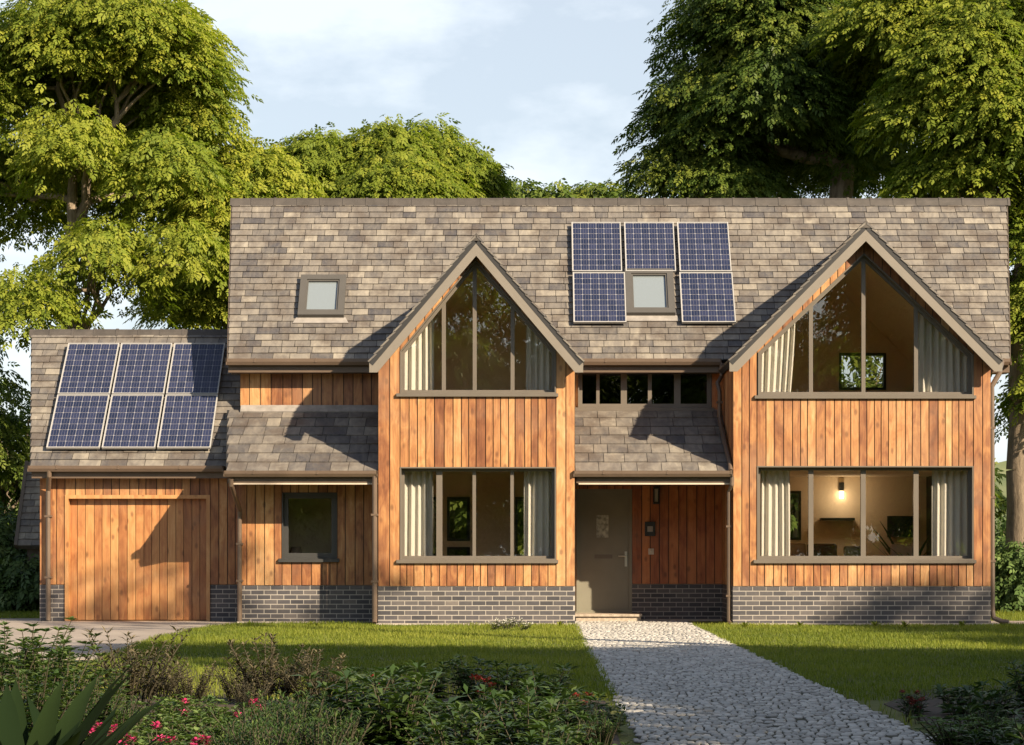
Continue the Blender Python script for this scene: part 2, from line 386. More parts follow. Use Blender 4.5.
def copy_thing(o, loc, rz=0.0, scale=1.0, label=None):
    c = o.copy(); COL.objects.link(c); c.location = loc; c.rotation_euler = (0, 0, rz)
    c.scale = scale if hasattr(scale, '__len__') else (scale,) * 3
    if label: c['label'] = label
    for ch in list(o.children):
        d = ch.copy(); COL.objects.link(d); d.parent = c
        for g in list(ch.children):
            e = g.copy(); COL.objects.link(e); e.parent = d
    return c

# ================================================================== the setting
def sheet(name, mat, pts, z, kind='structure'):
    mb = MB(); mb.prism([(p[0], p[1], z - 0.05) for p in pts], (0, 0, 0.05)); o = mb.build(name, mat, origin=(0, 0, 0)); return tag(o, kind=kind)
gm = MB(); gm.poly([(-900, -300, 0), (900, -300, 0), (900, 1500, 0), (-900, 1500, 0)]); tag(gm.build('ground', 'lawn_ground', origin=(0, 0, 0)), kind='structure')
hm = MB(); NX = 60
hz = [6 + 5 * math.sin(i * 0.37) + 3 * math.sin(i * 0.9 + 1) for i in range(NX + 1)]
for i in range(NX):
    xa, xb = -500 + i * 1000 / NX, -500 + (i + 1) * 1000 / NX
    hm.poly([(xa, 170, 0), (xb, 170, 0), (xb, 300, hz[i + 1] + 7), (xa, 300, hz[i] + 7)]); hm.poly([(xa, 300, hz[i] + 7), (xb, 300, hz[i + 1] + 7), (xb, 420, 0), (xa, 420, 0)])
tag(hm.build('hills', 'hill', smooth=True, origin=(0, 0, 0)), kind='structure')
PX0, PX1 = 0.725, 2.74
sheet('path_bed', 'joint', [(PX0, -39), (PX1, -39), (PX1, 2.35), (PX0, 2.35)], 0.008)
mb = MB(); y = -32.0
while y < 2.3:
    L = rng.uniform(0.10, 0.15); x = PX0 + rng.uniform(-0.05, 0.02)
    while x < PX1 - 0.03:
        w = rng.uniform(0.05, 0.095); t = rng.random()
        if rng.random() < 0.985:
            cx, cy = x + w / 2, y + L / 2 + rng.uniform(-0.05, 0.05); hw, hl = w / 2 - 0.006, L / 2 - 0.012; h = rng.uniform(0.010, 0.018); an = rng.uniform(-0.15, 0.15)
            b = len(mb.v); ring = []
            for k in range(8):
                a = math.pi / 8 + k * math.pi / 4; r = 1.12 * rng.uniform(0.88, 1.04)
                ux, uy = max(-1, min(1, r * math.cos(a) * 1.08)) * hw, max(-1, min(1, r * math.sin(a) * 1.08)) * hl
                ring.append((ux * math.cos(an) - uy * math.sin(an), ux * math.sin(an) + uy * math.cos(an)))
            for q, zz in ((1.0, 0.0), (1.0, h * 0.55), (0.72, h)):
                mb.v += [(cx + u * q, cy + v * q, 0.006 + zz) for u, v in ring]
            for lay in (0, 8):
                for k in range(8): mb.f.append((b + lay + k, b + lay + (k + 1) % 8, b + lay + 8 + (k + 1) % 8, b + lay + 8 + k)); mb.t.append(t)
            mb.f.append(tuple(b + 16 + k for k in range(8))); mb.t.append(t)
        x += w
    y += L
tag(mb.build('path', 'sett', origin=(0, 0, 0), fixn=False), kind='structure')
sheet('driveway', 'driveway', [(-13, -14), (-5.15, -12.6), (-5.35, -9), (-5.52, -6.6), (-5.56, -3), (-5.5, -0.6), (-5.25, 0.3), (-5.22, 1.78), (-13, 1.78)], 0.012)
sheet('paving', 'driveway', [(7.95, 0.2), (16, 0.2), (16, 1.9), (7.95, 1.9)], 0.012)
sheet('terrace', 'driveway', [(-16, 1.8), (-8.9, 1.8), (-8.9, 3.4), (-16, 3.4)], 0.012)
sheet('planting_bed', 'soil', [(-9, -29), (0.55, -29), (0.62, -20.2), (-0.2, -17.8), (-2.5, -15.6), (-4.5, -14.6), (-6, -15), (-9, -17)], 0.010)
sheet('border_soil', 'soil', [(2.95, -29), (9, -29), (9, -17), (5.2, -17.2), (3.6, -18.6), (2.95, -20.5)], 0.010)

# ================================================================== the house
ME_Y, ME_Z, MR_Y, MR_Z = 2.0, 4.73, 4.6, 8.02
SLOPE = (MR_Z - ME_Z) / (MR_Y - ME_Y)
MLEN = math.hypot(MR_Y - ME_Y, MR_Z - ME_Z)
MV = Vector((0, MR_Y - ME_Y, MR_Z - ME_Z)).normalized(); MN = Vector((0, -MV.z, MV.y)); MP0 = Vector((0, ME_Y, ME_Z))
house = empty('timber_house', (1.3, 3.4, 0), 'two storey cedar clad house with slate roof, twin glazed gables and brick base', 'house')
ID = lambda u, d, w: (u, d, w)

def board_zone(mb, u0, u1, w, zlo, zhi, mp=ID, y0=0.0, th=0.022, gap=0.015, var=0.22, tb=None):
    zl = zlo if callable(zlo) else (lambda u: zlo); zh = zhi if callable(zhi) else (lambda u: zhi)
    n = max(1, round((u1 - u0) / w)); ws = [rng.uniform(1 - var, 1 + var) for _ in range(n)]; k = (u1 - u0) / sum(ws); u = u0
    for q in ws:
        a, b = u + gap / 2, u + q * k - gap / 2; u += q * k
        la, lb, ha, hb = zl(a), zl(b), zh(a), zh(b)
        if ha - la < 0.005 and hb - lb < 0.005: continue
        ha, hb = max(ha, la + 0.002), max(hb, lb + 0.002)
        t = min(1, max(0.02, rng.gauss(0.53, 0.28))) if tb is None else tb + rng.uniform(-0.1, 0.1); j = rng.uniform(0, 0.004)
        p = [mp(a, y0 + j, la), mp(b, y0 + j, lb), mp(b, y0 + j, hb), mp(a, y0 + j, ha)]
        d = Vector(mp(a, y0 + th, la)) - Vector(mp(a, y0 + j, la))
        mb.prism(p, d, t)
BRH = 0.0835
def bricks(name, u0, u1, ztop, mp=ID, parent=None, y0=0.012):
    mb = MB(); mb.slab([(u0, 0), (u1, 0), (u1, ztop), (u0, ztop)], [], y0 + 0.005, y0 + 0.10, mp, -1)
    r = 0; z = ztop - 0.004
    while z > 0.0:
        u = u0 - (0.0 if r % 2 else 0.1165)
        while u < u1 - 0.005:
            a, b = max(u, u0) , min(u + 0.219, u1)
            if b - a > 0.02:
                j = rng.uniform(0, 0.003)
                p0 = Vector(mp(a, y0 + j, max(0, z - 0.068)))
                mb.obox(p0, Vector(mp(b, y0 + j, max(0, z - 0.068))) - p0, Vector(mp(a, y0 + 0.03, max(0, z - 0.068))) - p0, Vector(mp(a, y0 + j, z)) - p0, min(1, max(0, rng.gauss(0.45, 0.22))))
            u += 0.233
        z -= BRH; r += 1
    return mb.build(name, 'brick', parent or house)
PL = 0.672                                   # top of the brick plinth
def sidemap(x, sgn): return lambda u, d, w: (x + sgn * d, u, w)      # a wall running along Y; depth goes inwards by sgn

# ---- slate fields
def slates(mb, P0, V, N, a0, b0, a1, b1, vmax, rowh, wmean, notch=(), over=0.02, clip=None, U=Vector((1, 0, 0))):
    rows = int(round(vmax / rowh)); rowh = vmax / rows
    big = random.Random(rng.random())
    for i in range(rows):
        v0 = i * rowh; v1 = v0 + rowh + (over if i < rows - 1 else 0)
        e0 = a0 + (a1 - a0) * v0 / vmax; e1 = b0 + (b1 - b0) * v0 / vmax
        u = e0 - (0.5 * wmean if i % 2 else 0.0)
        while u < e1 - 0.01:
            w = wmean * big.uniform(0.72, 1.32); ua, ub = max(u, e0), min(u + w, e1); u += w
            if ub - ua < 0.04: continue
            poly = [(ua + 0.005, v0 + big.uniform(-0.006, 0.006)), (ub - 0.005, v0 + big.uniform(-0.006, 0.006)), (ub - 0.005, v1), (ua + 0.005, v1)]; drop = False
            for (uc, hb, va) in notch:
                c = 0.5 * (ua + ub)
                if v0 < va:
                    if c < uc: poly = clip_half(poly, (va, hb), va * (uc - hb) + hb * 0 + hb * va * 0 + 0, uc, hb, va, -1)
                    else: poly = clip_half(poly, None, 0, uc, hb, va, 1)
                    if len(poly) < 3: drop = True; break
            if clip and not drop:
                poly = clip_line(poly, clip)
                if len(poly) < 3: drop = True
            if drop: continue
            t = min(1, max(0.0, big.gauss(0.51, 0.25))); lift = big.uniform(0.018, 0.027)
            tp = [P0 + U * p[0] + V * p[1] + N * (0.003 + lift * max(0, 1 - (p[1] - v0) / rowh)) for p in poly]
            mb.poly(tp, t)
            lo = [p for p in range(len(poly))]
            for k in lo:                                            # the exposed butt edges
                k2 = (k + 1) % len(poly)
                mb.poly([tp[k] - N * 0.028, tp[k2] - N * 0.028, tp[k2], tp[k]], t * 0.8)
def clip_fn(poly, f):
    out = []
    for i in range(len(poly)):
        p, q = poly[i], poly[(i + 1) % len(poly)]; fp, fq = f(p), f(q)
        if fp >= 0: out.append(p)
        if (fp >= 0) != (fq >= 0):
            k = fp / (fp - fq); out.append((p[0] + (q[0] - p[0]) * k, p[1] + (q[1] - p[1]) * k))
    return out
def clip_half(poly, _a, _b, uc, hb, va, side):
    # keep what lies outside the notch whose valley runs from (uc +- hb, 0) to (uc, va)
    return clip_fn(poly, (lambda p: (uc - hb * (1 - p[1] / va)) - p[0]) if side < 0 else (lambda p: p[0] - (uc + hb * (1 - p[1] / va))))
def clip_line(poly, f): return clip_fn(poly, f)

GABLES = []
for (apx, apy, lpx, rpx, lpy, wx0, wx1) in ((476, 235, 369, 584, 362, 378, 575), (866, 222, 729, 1003, 361, 733, 991)):
    Yv = -0.35; ax, az = X(apx, Yv), Z(apy, Yv); lz = Z(lpy, Yv); hw = (X(rpx, Yv) - X(lpx, Yv)) / 2
    ax = (X(rpx, Yv) + X(lpx, Yv)) / 2 * 0.35 + ax * 0.65
    GABLES.append(dict(ax=ax, az=az, ez=lz, hw=hw, s=(az - lz) / hw, x0=X(wx0), x1=X(wx1)))
# main roof front slope, notched where the two gables run into it
notches = []
for g in GABLES:
    hb = (g['az'] - ME_Z) / g['s']; va = (g['az'] - ME_Z) / MV.z; notches.append((g['ax'], hb, va))
RA0, RB0, RA1, RB1 = X(228, ME_Y), X(1010, ME_Y), X(232, MR_Y), X(1007, MR_Y)
def mroof(u, d, w): return tuple(MP0 + Vector((u, 0, 0)) + MV * w - MN * d)
ring = [(RA0, 0)]
for (uc, hb, va) in notches: ring += [(uc - hb, 0), (uc, va), (uc + hb, 0)]
ring += [(RB0, 0), (RB1, MLEN), (RA1, MLEN)]
mb = MB(); mb.slab(ring, [], 0.0, 0.09, mroof, -1)
slates(mb, MP0, MV, MN, RA0, RB0, RA1, RB1, MLEN - 0.03, 0.160, 0.315, notches)
roof = mb.build('roof', 'slate', house)
bk = MB(); B = Vector((0, 1.3, -1.3 * SLOPE))
bk.prism([(RA1, MR_Y, MR_Z), (RB1, MR_Y, MR_Z), (RB0, MR_Y + B.y, MR_Z + B.z), (RA0, MR_Y + B.y, MR_Z + B.z)], (0, -0.05, -0.09), 0.4)
bk.build('rear_slope', 'slate', roof)
def ridge(parent, x0, x1, Y, z, n, r=0.10):
    z -= 0.065
    mb = MB()
    for i in range(n):
        a = x0 + (x1 - x0) * i / n; b = x0 + (x1 - x0) * (i + 1) / n; rr = r * rng.uniform(0.97, 1.03); k = 0.0
        pr = [(-1.25, -0.55), (-0.8, 0.45), (-0.3, 0.95), (0.3, 0.95), (0.8, 0.45), (1.25, -0.55)]
        mb.prism([(a + 0.005, Y + p[0] * rr, z + p[1] * rr) for p in pr], (b - a - 0.01, 0, 0), rng.random())
        mb.prism([(b - 0.035, Y + p[0] * rr * 1.09, z + p[1] * rr * 1.12) for p in pr], (0.045, 0, 0), rng.random())
    return mb.build('ridge_cap', 'ridge_tile', parent)
ridge(roof, RA1 - 0.03, RB1 + 0.03, MR_Y, MR_Z, 34)
for (a0, a1, k) in ((RA0, RA1, -1), (RB0, RB1, 1)):
    p0 = MP0 + Vector((a0, 0, 0)) - MN * 0.10; p1 = MP0 + Vector((a1, 0, 0)) + MV * MLEN - MN * 0.10
    vb = MB(); vb.obox(p0 - Vector((0.02, 0, 0)), p1 - p0, MN * 0.10, Vector((0.035, 0, 0))); vb.build('verge', 'soffit', roof)

# ---- gables: cladding, plinth, core, roof, bargeboards
def under(g, x, drop=0.105): return g['az'] - drop * math.hypot(1, g['s']) - g['s'] * abs(x - g['ax'])
def seg(p, q): return lambda x: p[1] + (q[1] - p[1]) * (x - p[0]) / (q[0] - p[0])
WIN = [dict(low=(400, 556, 467, 560), up=[(400, 393.5), (400, 351), (475.5, 259), (556, 351), (556, 393.5)], ml=[(439, 6), (474, 3.4), (512, 3.4)], mu=[443.5, 474.5, 512.5]),
       dict(low=(757, 973.5, 466, 560), up=[(758, 395.5), (758, 352.5), (864, 253), (973.5, 354.5), (973.5, 395.5)], ml=[(812, 5), (864.5, 5), (917.5, 5)], mu=[812, 864.7, 917.5])]
def ring_frame(mb, ring, y0, y1, w):
    """closed frame of bars following a convex ring (x, z), bars w wide lying inside it"""
    n = len(ring); cx = sum(p[0] for p in ring) / n; cz = sum(p[1] for p in ring) / n; inner = inset(ring, w)
    for i in range(n):
        j = (i + 1) % n; q = [ring[i], ring[j], inner[j], inner[i]]
        mb.prism([(p[0], y0, p[1]) for p in q], (0, y1 - y0, 0))
def inset(ring, w):
    n = len(ring); out = []
    ar = sum(ring[i][0] * ring[(i + 1) % n][1] - ring[(i + 1) % n][0] * ring[i][1] for i in range(n)); sg = 1 if ar > 0 else -1
    for i in range(n):
        a, b, c = Vector(ring[i - 1]), Vector(ring[i]), Vector(ring[(i + 1) % n]); d1 = (b - a).normalized(); d2 = (c - b).normalized()
        n1 = Vector((-d1.y, d1.x)) * sg; n2 = Vector((-d2.y, d2.x)) * sg; m = n1 + n2; out.append(tuple(b + m * (w / (m.dot(n1)))))
    return out
def window(ring, mull, Y, parent, rec=0.14, fmat='frame_grey', gmat='window_glass', fw=0.05, topf=None, sill=True, label=None, sillmat=None, liner=True):
    """ring (x, z) opening; mull = [(x, width)]; frame set rec behind the wall face"""
    f = MB()
    if liner: ring_frame(f, ring, Y - 0.012, Y + rec + 0.09, 0.022)
    inner = inset(ring, 0.020); ring_frame(f, inner, Y + rec, Y + rec + 0.075, fw)
    zb = min(p[1] for p in ring)
    for (mx_, w) in mull:
        zt = topf(mx_) if topf else max(p[1] for p in ring)
        f.box(mx_ - w / 2, mx_ + w / 2, Y + rec + 0.004, Y + rec + 0.07, zb + 0.03, zt - 0.03)
    fr = f.build('window', fmat, parent, label=label)
    g = MB(); gi = inset(ring, 0.05); g.prism([(p[0], Y + rec + 0.035, p[1]) for p in gi], (0, 0.006, 0)); g.build('pane', gmat, fr)
    if sill:
        x0, x1 = min(p[0] for p in ring), max(p[0] for p in ring); s_ = MB()
        s_.prism([(x0 - 0.06, Y - 0.055, zb - 0.055), (x0 - 0.06, Y - 0.055, zb - 0.005), (x0 - 0.06, Y + rec + 0.01, zb + 0.03), (x0 - 0.06, Y + rec + 0.01, zb - 0.055)], (x1 - x0 + 0.10, 0, 0))
        s_.build('sill', sillmat or fmat, fr)
    return fr
def room(x0, x1, y0, y1, z0, z1, holes=(), top=None, name='room_lining', wall='plaster'):
    """inside of a room, open to the front; holes = rectangles (x0, x1, z0, z1) in its rear wall; top = (apex x, apex z) for a pitched ceiling"""
    m = MB(); e = 0.05
    ring = [(x0, z0), (x1, z0), (x1, z1)] + ([top] if top else []) + [(x0, z1)]
    m.slab(ring, [[(a, c), (b, c), (b, d), (a, d)] for a, b, c, d in holes], y1, y1 + e)
    m.box(x0 - e, x0, y0, y1 + e, z0 - e, z1 + e); m.box(x1, x1 + e, y0, y1 + e, z0 - e, z1 + e)
    if top:
        for (xa, sg) in ((x0, 1), (x1, -1)):
            m.prism([(xa, y0, z1), (top[0], y0, top[1]), (top[0], y0, top[1] + e), (xa, y0, z1 + e)], (0, y1 - y0, 0))
    else: m.box(x0 - e, x1 + e, y0, y1 + e, z1 + 0.002, z1 + e)
    o = m.build(name, wall, house)
    fl = MB(); fl.box(x0 - e, x1 + e, y0, y1 + e, z0 - 2 * e, z0 - 0.002); fl.build('floor', 'oak_floor', o)
    return o
BACK_Y = 5.4
for gi, (g, w) in enumerate(zip(GABLES, WIN)):
    x0, x1 = g['x0'], g['x1']; a, b, t, bt = w['low']; A, B_ = X(a), X(b); zt, zb = Z(t), Z(bt)
    up = [(X(p[0]), Z(p[1])) for p in w['up']]; uzb = up[0][1]; apx, apz = up[2]
    lowring = [(A, zb), (B_, zb), (B_, zt), (A, zt)]; upring = [up[0], up[4], up[3], up[2], up[1]]
    topf = lambda x, up=up: seg(up[1], up[2])(x) if x < up[2][0] else seg(up[2], up[3])(x)
    und = lambda x, g=g: under(g, x)
    mb = MB()
    outer = [(x0, PL), (x1, PL), (x1, und(x1)), (g['ax'], und(g['ax'])), (x0, und(x0))]
    mb.slab(outer, [lowring, upring], 0.0225, 0.03, ID, -1)
    bw = 0.165
    board_zone(mb, x0, A, bw, PL, und, var=0.1); board_zone(mb, B_, x1, bw, PL, und, var=0.1)
    board_zone(mb, A, B_, 0.138, PL, zb); board_zone(mb, A, B_, 0.138, zt, uzb)
    board_zone(mb, A, apx, 0.15, lambda x: topf(x), und); board_zone(mb, apx, B_, 0.15, lambda x: topf(x), und)
    mb.build('timber_cladding', 'cedar', house)
    bricks('brick_plinth', x0, x1, PL - 0.008)
    c = MB(); o2 = [(x0 + .03, 0), (x1 - .03, 0), (x1 - .03, und(x1)), (g['ax'], und(g['ax']) - .02), (x0 + .03, und(x0))]
    c.slab(o2, [lowring, upring], 0.032, 0.25); c.build('wall', 'plaster', house)
    window(lowring, [(X(m[0]), m[1] / 58) for m in w['ml']], 0.0, house)
    window(upring, [(X(m), 0.068) for m in w['mu']], 0.0, house, topf=topf)
    # return walls along Y
    for (xx, sg) in ((x0, 1), (x1, -1)):
        mp = sidemap(xx, sg); rz = g['ez'] - 0.05; rb = MB()
        board_zone(rb, 0.024, 2.6, 0.2, PL, rz, mp); rb.slab([(0.024, PL), (2.6, PL), (2.6, rz), (0.024, rz)], [], 0.0225, 0.03, mp, -1)
        rb.build('timber_cladding', 'cedar', house); bricks('brick_plinth', 0.12, 2.6, PL - 0.008, mp)
        cw = MB(); cw.slab([(0.25, 0), (2.6, 0), (2.6, rz), (0.25, rz)], [], 0.115, 0.2, mp); cw.build('wall', 'plaster', house)
    # roof of the gable
    gr = None; ybk = ME_Y + (g['az'] - ME_Z) / SLOPE; ln = math.hypot(1, g['s']); Lr = g['hw'] * ln
    rm = MB()
    for sg in (-1, 1):
        U = Vector((0, 1, 0)); V = Vector((-sg * 1, 0, g['s'])).normalized(); Nn = Vector((sg * g['s'], 0, 1)).normalized()
        E0 = Vector((g['ax'] + sg * g['hw'], -0.35, g['ez'])); ye = ME_Y + (g['ez'] - ME_Z) / SLOPE + 0.35; yr = ybk + 0.35
        q = [E0, E0 + U * (ye + 0.05), E0 + U * (yr + 0.05) + V * Lr, E0 + V * Lr]
        rm.prism([p - Nn * 0.09 for p in q], Nn * 0.085, -1)
        slates(rm, E0, V, Nn, -0.02, yr + 0.02, -0.02, yr + 0.02, Lr - 0.005, 0.172, 0.345, clip=lambda p, ye=ye, yr=yr: (ye + 0.03 + (yr - ye) * p[1] / Lr) - p[0], U=U)
    gr = rm.build('gable_roof', 'slate', house)
    rg = MB(); zr = g['az']
    rg.prism([(g['ax'] - .11, -0.36, zr - .10), (g['ax'] - .09, -0.36, zr - 0.07), (g['ax'], -0.36, zr + .035), (g['ax'] + .09, -0.36, zr - 0.07), (g['ax'] + .11, -0.36, zr - .10)], (0, ybk + 0.4, 0)); rg.build('ridge_cap', 'ridge_tile', gr)
    for sg in (-1, 1):
        E0 = Vector((g['ax'] + sg * g['hw'], -0.345, g['ez'])); AP = Vector((g['ax'], -0.345, g['az']))
        D = (AP - E0).normalized(); Nn = Vector((sg * g['s'], 0, 1)).normalized(); bb = MB()
        o1 = 0.012; wd = 0.215                                                   # bargeboard, plumb cut at the apex, level cut at the foot
        pT, pB = E0 - Nn * o1, E0 - Nn * (o1 + wd)
        apT = AP - Vector((0, 0, o1 * ln)); apB = AP - Vector((0, 0, (o1 + wd) * ln))
        foot = Vector((pT.x, pT.y, pT.z - 0.17)); k = (foot.z - pB.z) / D.z; f2 = pB + D * k
        bb.prism([pT, apT, apB, f2, foot], (0, 0.035, 0)); bb.build('bargeboard', 'taupe', gr)
        sf = MB(); a1 = E0 - Nn * 0.10 + D * 0.10; a2 = AP - Vector((0, 0, 0.10 * ln)); sf.prism([a1 + Vector((0, 0.036, 0)), a2 + Vector((0, 0.036, 0)), a2 + Vector((0, 0.345, 0)), a1 + Vector((0, 0.345, 0))], -Nn * 0.02); sf.build('soffit', 'soffit', gr)
# ---- recessed main wall, upper part, and porch wall
YM = 2.4
xL, xLr = X(240, YM), GABLES[0]['x0'] + 0.02
mb = MB(); mp = lambda u, d, w: (u, YM + d, w)
board_zone(mb, xL, xLr, 0.18, 3.5, 4.62, mp); mb.slab([(xL, 2.4), (xLr, 2.4), (xLr, 4.62), (xL, 4.62)], [], .0225, .03, mp, -1); mb.build('timber_cladding', 'cedar', house)
c = MB(); c.slab([(xL + .02, 0), (xLr, 0), (xLr, 4.6), (xL + .02, 4.6)], [], .032, .2, mp); c.build('wall', 'plaster', house)
px0, px1 = GABLES[0]['x1'] - 0.02, GABLES[1]['x0'] + 0.02
c5 = (X(578, YM), X(711.5, YM), Z(408, YM), Z(369, YM)); dr = (X(576.5, YM), X(632, YM), 0.14, Z(489, YM))
ring5 = [(c5[0], c5[2]), (c5[1], c5[2]), (c5[1], c5[3]), (c5[0], c5[3])]; dring = [(dr[0], dr[2]), (dr[1], dr[2]), (dr[1], dr[3]), (dr[0], dr[3])]
mb = MB(); board_zone(mb, dr[1], px1, 0.165, PL, 2.6, mp); board_zone(mb, px0, dr[1], 0.165, dr[3], 2.6, mp)
board_zone(mb, c5[1], px1, 0.16, 3.5, 4.62, mp); mb.slab([(dr[1], PL), (px1, PL), (px1, 4.62), (c5[1] + .001, 4.62), (c5[1] + .001, c5[2] - .05), (px0, c5[2] - .05), (px0, dr[3]), (dr[1], dr[3])], [], .0225, .03, mp, -1)
mb.build('timber_cladding', 'cedar_red', house)
bricks('brick_plinth', dr[1], px1, PL - .008, mp)
c = MB(); c.slab([(px0, 0), (px1, 0), (px1, 4.6), (px0, 4.6)], [ring5, dring], .115, .26, mp); c.build('wall', 'plaster', house)
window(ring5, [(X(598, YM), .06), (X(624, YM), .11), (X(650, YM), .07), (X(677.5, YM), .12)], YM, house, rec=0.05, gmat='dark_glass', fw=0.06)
fl = MB(); fl.obox((px0, YM - .12, c5[2] - .17), (px1 - px0 - .02, 0, 0), (0, .11, .12), (0, -.01, .02)); fl.build('flashing', 'lead', house)
fl = MB(); fl.obox((xL + 0.02, YM - .12, 3.80), (xLr - xL - .03, 0, 0), (0, .11, .12), (0, -.01, .02)); fl.build('flashing', 'lead', house)
# front door
dm = MB(); ring_frame(dm, dring, YM + .01, YM + .11, .055)
dm.box(dr[0] + .055, dr[1] - .055, YM + .045, YM + .10, dr[2] + .03, dr[3] - .055)
dx0, dx1 = dr[0] + .08, dr[1] - .08
dm.box(dr[0] - .02, dr[1], YM - .02, YM + .12, dr[2] - .02, dr[2] + .03)
door = dm.build('front_door', 'door_paint', house)
gx0, gx1, gz0, gz1 = X(596.5, YM), X(608.5, YM), Z(537.5, YM), Z(515, YM)
q = MB(); q.box(gx0, gx1, YM + .036, YM + .0445, gz0, gz1); q.build('glazed_panel', 'pane_reflection', door)
q = MB(); ring_frame(q, [(gx0 - .03, gz0 - .03), (gx1 + .03, gz0 - .03), (gx1 + .03, gz1 + .03), (gx0 - .03, gz1 + .03)], YM + .030, YM + .0448, .03); q.build('panel_trim', 'door_paint', door)
q = MB(); q.box(X(594.5, YM), X(612.5, YM), YM + .036, YM + .0445, Z(558.5, YM), Z(554.5, YM)); q.build('letter_plate', 'frame_grey', door)
hx = X(626, YM); hz_ = Z(556, YM); q = MB(); q.box(hx - .022, hx + .022, YM + .032, YM + .0445, Z(566.5, YM), Z(551.5, YM)); q.tube([(hx, YM + .04, hz_), (hx, YM - .01, hz_), (hx - .14, YM - .01, hz_)], .012, 8); q.build('handle', 'steel', door)
q = MB(); q.box(X(576, 1.6), X(641, 1.6), 1.62, YM + .02, 0, .135); q.box(X(576, 1.6) - .02, X(641, 1.6) + .02, 1.58, YM + .02, .10, .142); q.build('door_step', 'stone_step', house)
# left bay, lower front
YB = 1.0; bx0, bx1 = X(238, YB), GABLES[0]['x0'] + .01; mpb = lambda u, d, w: (u, YB + d, w)
w6 = (X(282, YB), X(337, YB), Z(559, YB), Z(492.5, YB)); ring6 = [(w6[0], w6[2]), (w6[1], w6[2]), (w6[1], w6[3]), (w6[0], w6[3])]
mb = MB(); mb.slab([(bx0, PL), (bx1, PL), (bx1, 2.5), (bx0, 2.5)], [ring6], .0225, .03, mpb, -1)
board_zone(mb, bx0, w6[0], 0.165, PL, 2.5, mpb); board_zone(mb, w6[1], bx1, 0.165, PL, 2.5, mpb); board_zone(mb, w6[0], w6[1], .175, PL, w6[2], mpb); board_zone(mb, w6[0], w6[1], .175, w6[3], 2.5, mpb)
mb.build('timber_cladding', 'cedar', house); bricks('brick_plinth', bx0, bx1, PL - .008, mpb)
c = MB(); c.slab([(bx0 + .12, 0), (bx1, 0), (bx1, 2.5), (bx0 + .12, 2.5)], [ring6], .115, .26, mpb); c.build('wall', 'plaster', house)
window(ring6, [], YB, house, rec=0.06, fmat='dark_frame', fw=0.085)
mps = sidemap(bx0, 1); mb = MB(); board_zone(mb, YB + .024, YM, .18, PL, 2.6, mps); mb.slab([(YB + .024, PL), (YM, PL), (YM, 2.6), (YB + .024, 2.6)], [], .0225, .03, mps, -1); mb.build('timber_cladding', 'cedar', house); bricks('brick_plinth', YB + .12, YM, PL - .008, mps)
# canopies over the bay and the porch
def gutter(x0, x1, Y, ztop, parent=None, h=.105, w=.06):
    m = MB(); pr = [(-w, 0), (-w, -.5 * h), (-.5 * w, -h), (.5 * w, -h), (w, -.5 * h), (w, 0), (.8 * w, 0), (.75 * w, -.4 * h), (-.75 * w, -.4 * h), (-.85 * w, 0)]
    m.prism([(x0, Y + p[0], ztop + p[1]) for p in pr], (x1 - x0, 0, 0))
    m.box(x0 - .004, x0 + .012, Y - w, Y + w, ztop - h, ztop); m.box(x1 - .012, x1 + .004, Y - w, Y + w, ztop - h, ztop)
    k = x0 + .5
    while k < x1: m.box(k, k + .03, Y - w - .006, Y + w, ztop - h * .6, ztop + .006); k += 1.1
    return m.build('gutter', 'gutter_brown', parent or house)
def canopy(x0, x1, x0t, x1t, n):
    ye, ze, yt, zt = .05, Z(472, .05), YM, Z(410, YM); L = math.hypot(yt - ye, zt - ze); V = Vector((0, yt - ye, zt - ze)).normalized(); N = Vector((0, -V.z, V.y)); P0 = Vector((0, ye, ze))
    m = MB(); m.prism([P0 + Vector((x0, 0, 0)) - N * .1, P0 + Vector((x1, 0, 0)) - N * .1, P0 + Vector((x1t, 0, 0)) + V * L - N * .1, P0 + Vector((x0t, 0, 0)) + V * L - N * .1], N * .098, -1)
    slates(m, P0, V, N, x0, x1, x0t, x1t, L, L / n, .34); o = m.build('canopy_roof', 'slate', house)
    f = MB(); f.box(x0 + .02, x1, ye + .03, ye + .07, 2.45, ze - .05); f.build('fascia', 'gutter_brown', o)
    s_ = MB(); s_.box(x0 + .04, x1, ye + .07, yt, 2.47, 2.50); s_.build('soffit', 'soffit', o)
    s_ = MB(); s_.box(x0 + .06, x1, ye + .025, ye + .072, 2.425, 2.449); s_.build('drip_trim', 'cream_trim', o)
    gutter(x0 - .03, x1 - .005, ye - .05, ze + .02)
canopy(X(226, .05), GABLES[0]['x0'] - .005, X(227, YM), GABLES[0]['x0'] - .005, 7)
canopy(GABLES[0]['x1'] + .005, GABLES[1]['x0'] - .005, GABLES[0]['x1'] + .005, GABLES[1]['x0'] - .005, 7)
# eaves of the main roof
for (a, b) in ((RA0, GABLES[0]['ax'] - GABLES[0]['hw'] + .05), (GABLES[0]['ax'] + GABLES[0]['hw'] - .05, GABLES[1]['ax'] - GABLES[1]['hw'] + .05), (GABLES[1]['ax'] + GABLES[1]['hw'] - .02, RB0)):
    gutter(a - .02, b, ME_Y - .05, ME_Z + .02, h=.115)
    f = MB(); f.box(a, b, ME_Y + .04, ME_Y + .075, ME_Z - .22, ME_Z - .06); f.build('fascia', 'gutter_brown', house)
    f = MB(); f.box(a, b, ME_Y + .075, YM + .2, ME_Z - .215, ME_Z - .19); f.build('soffit', 'soffit', house)
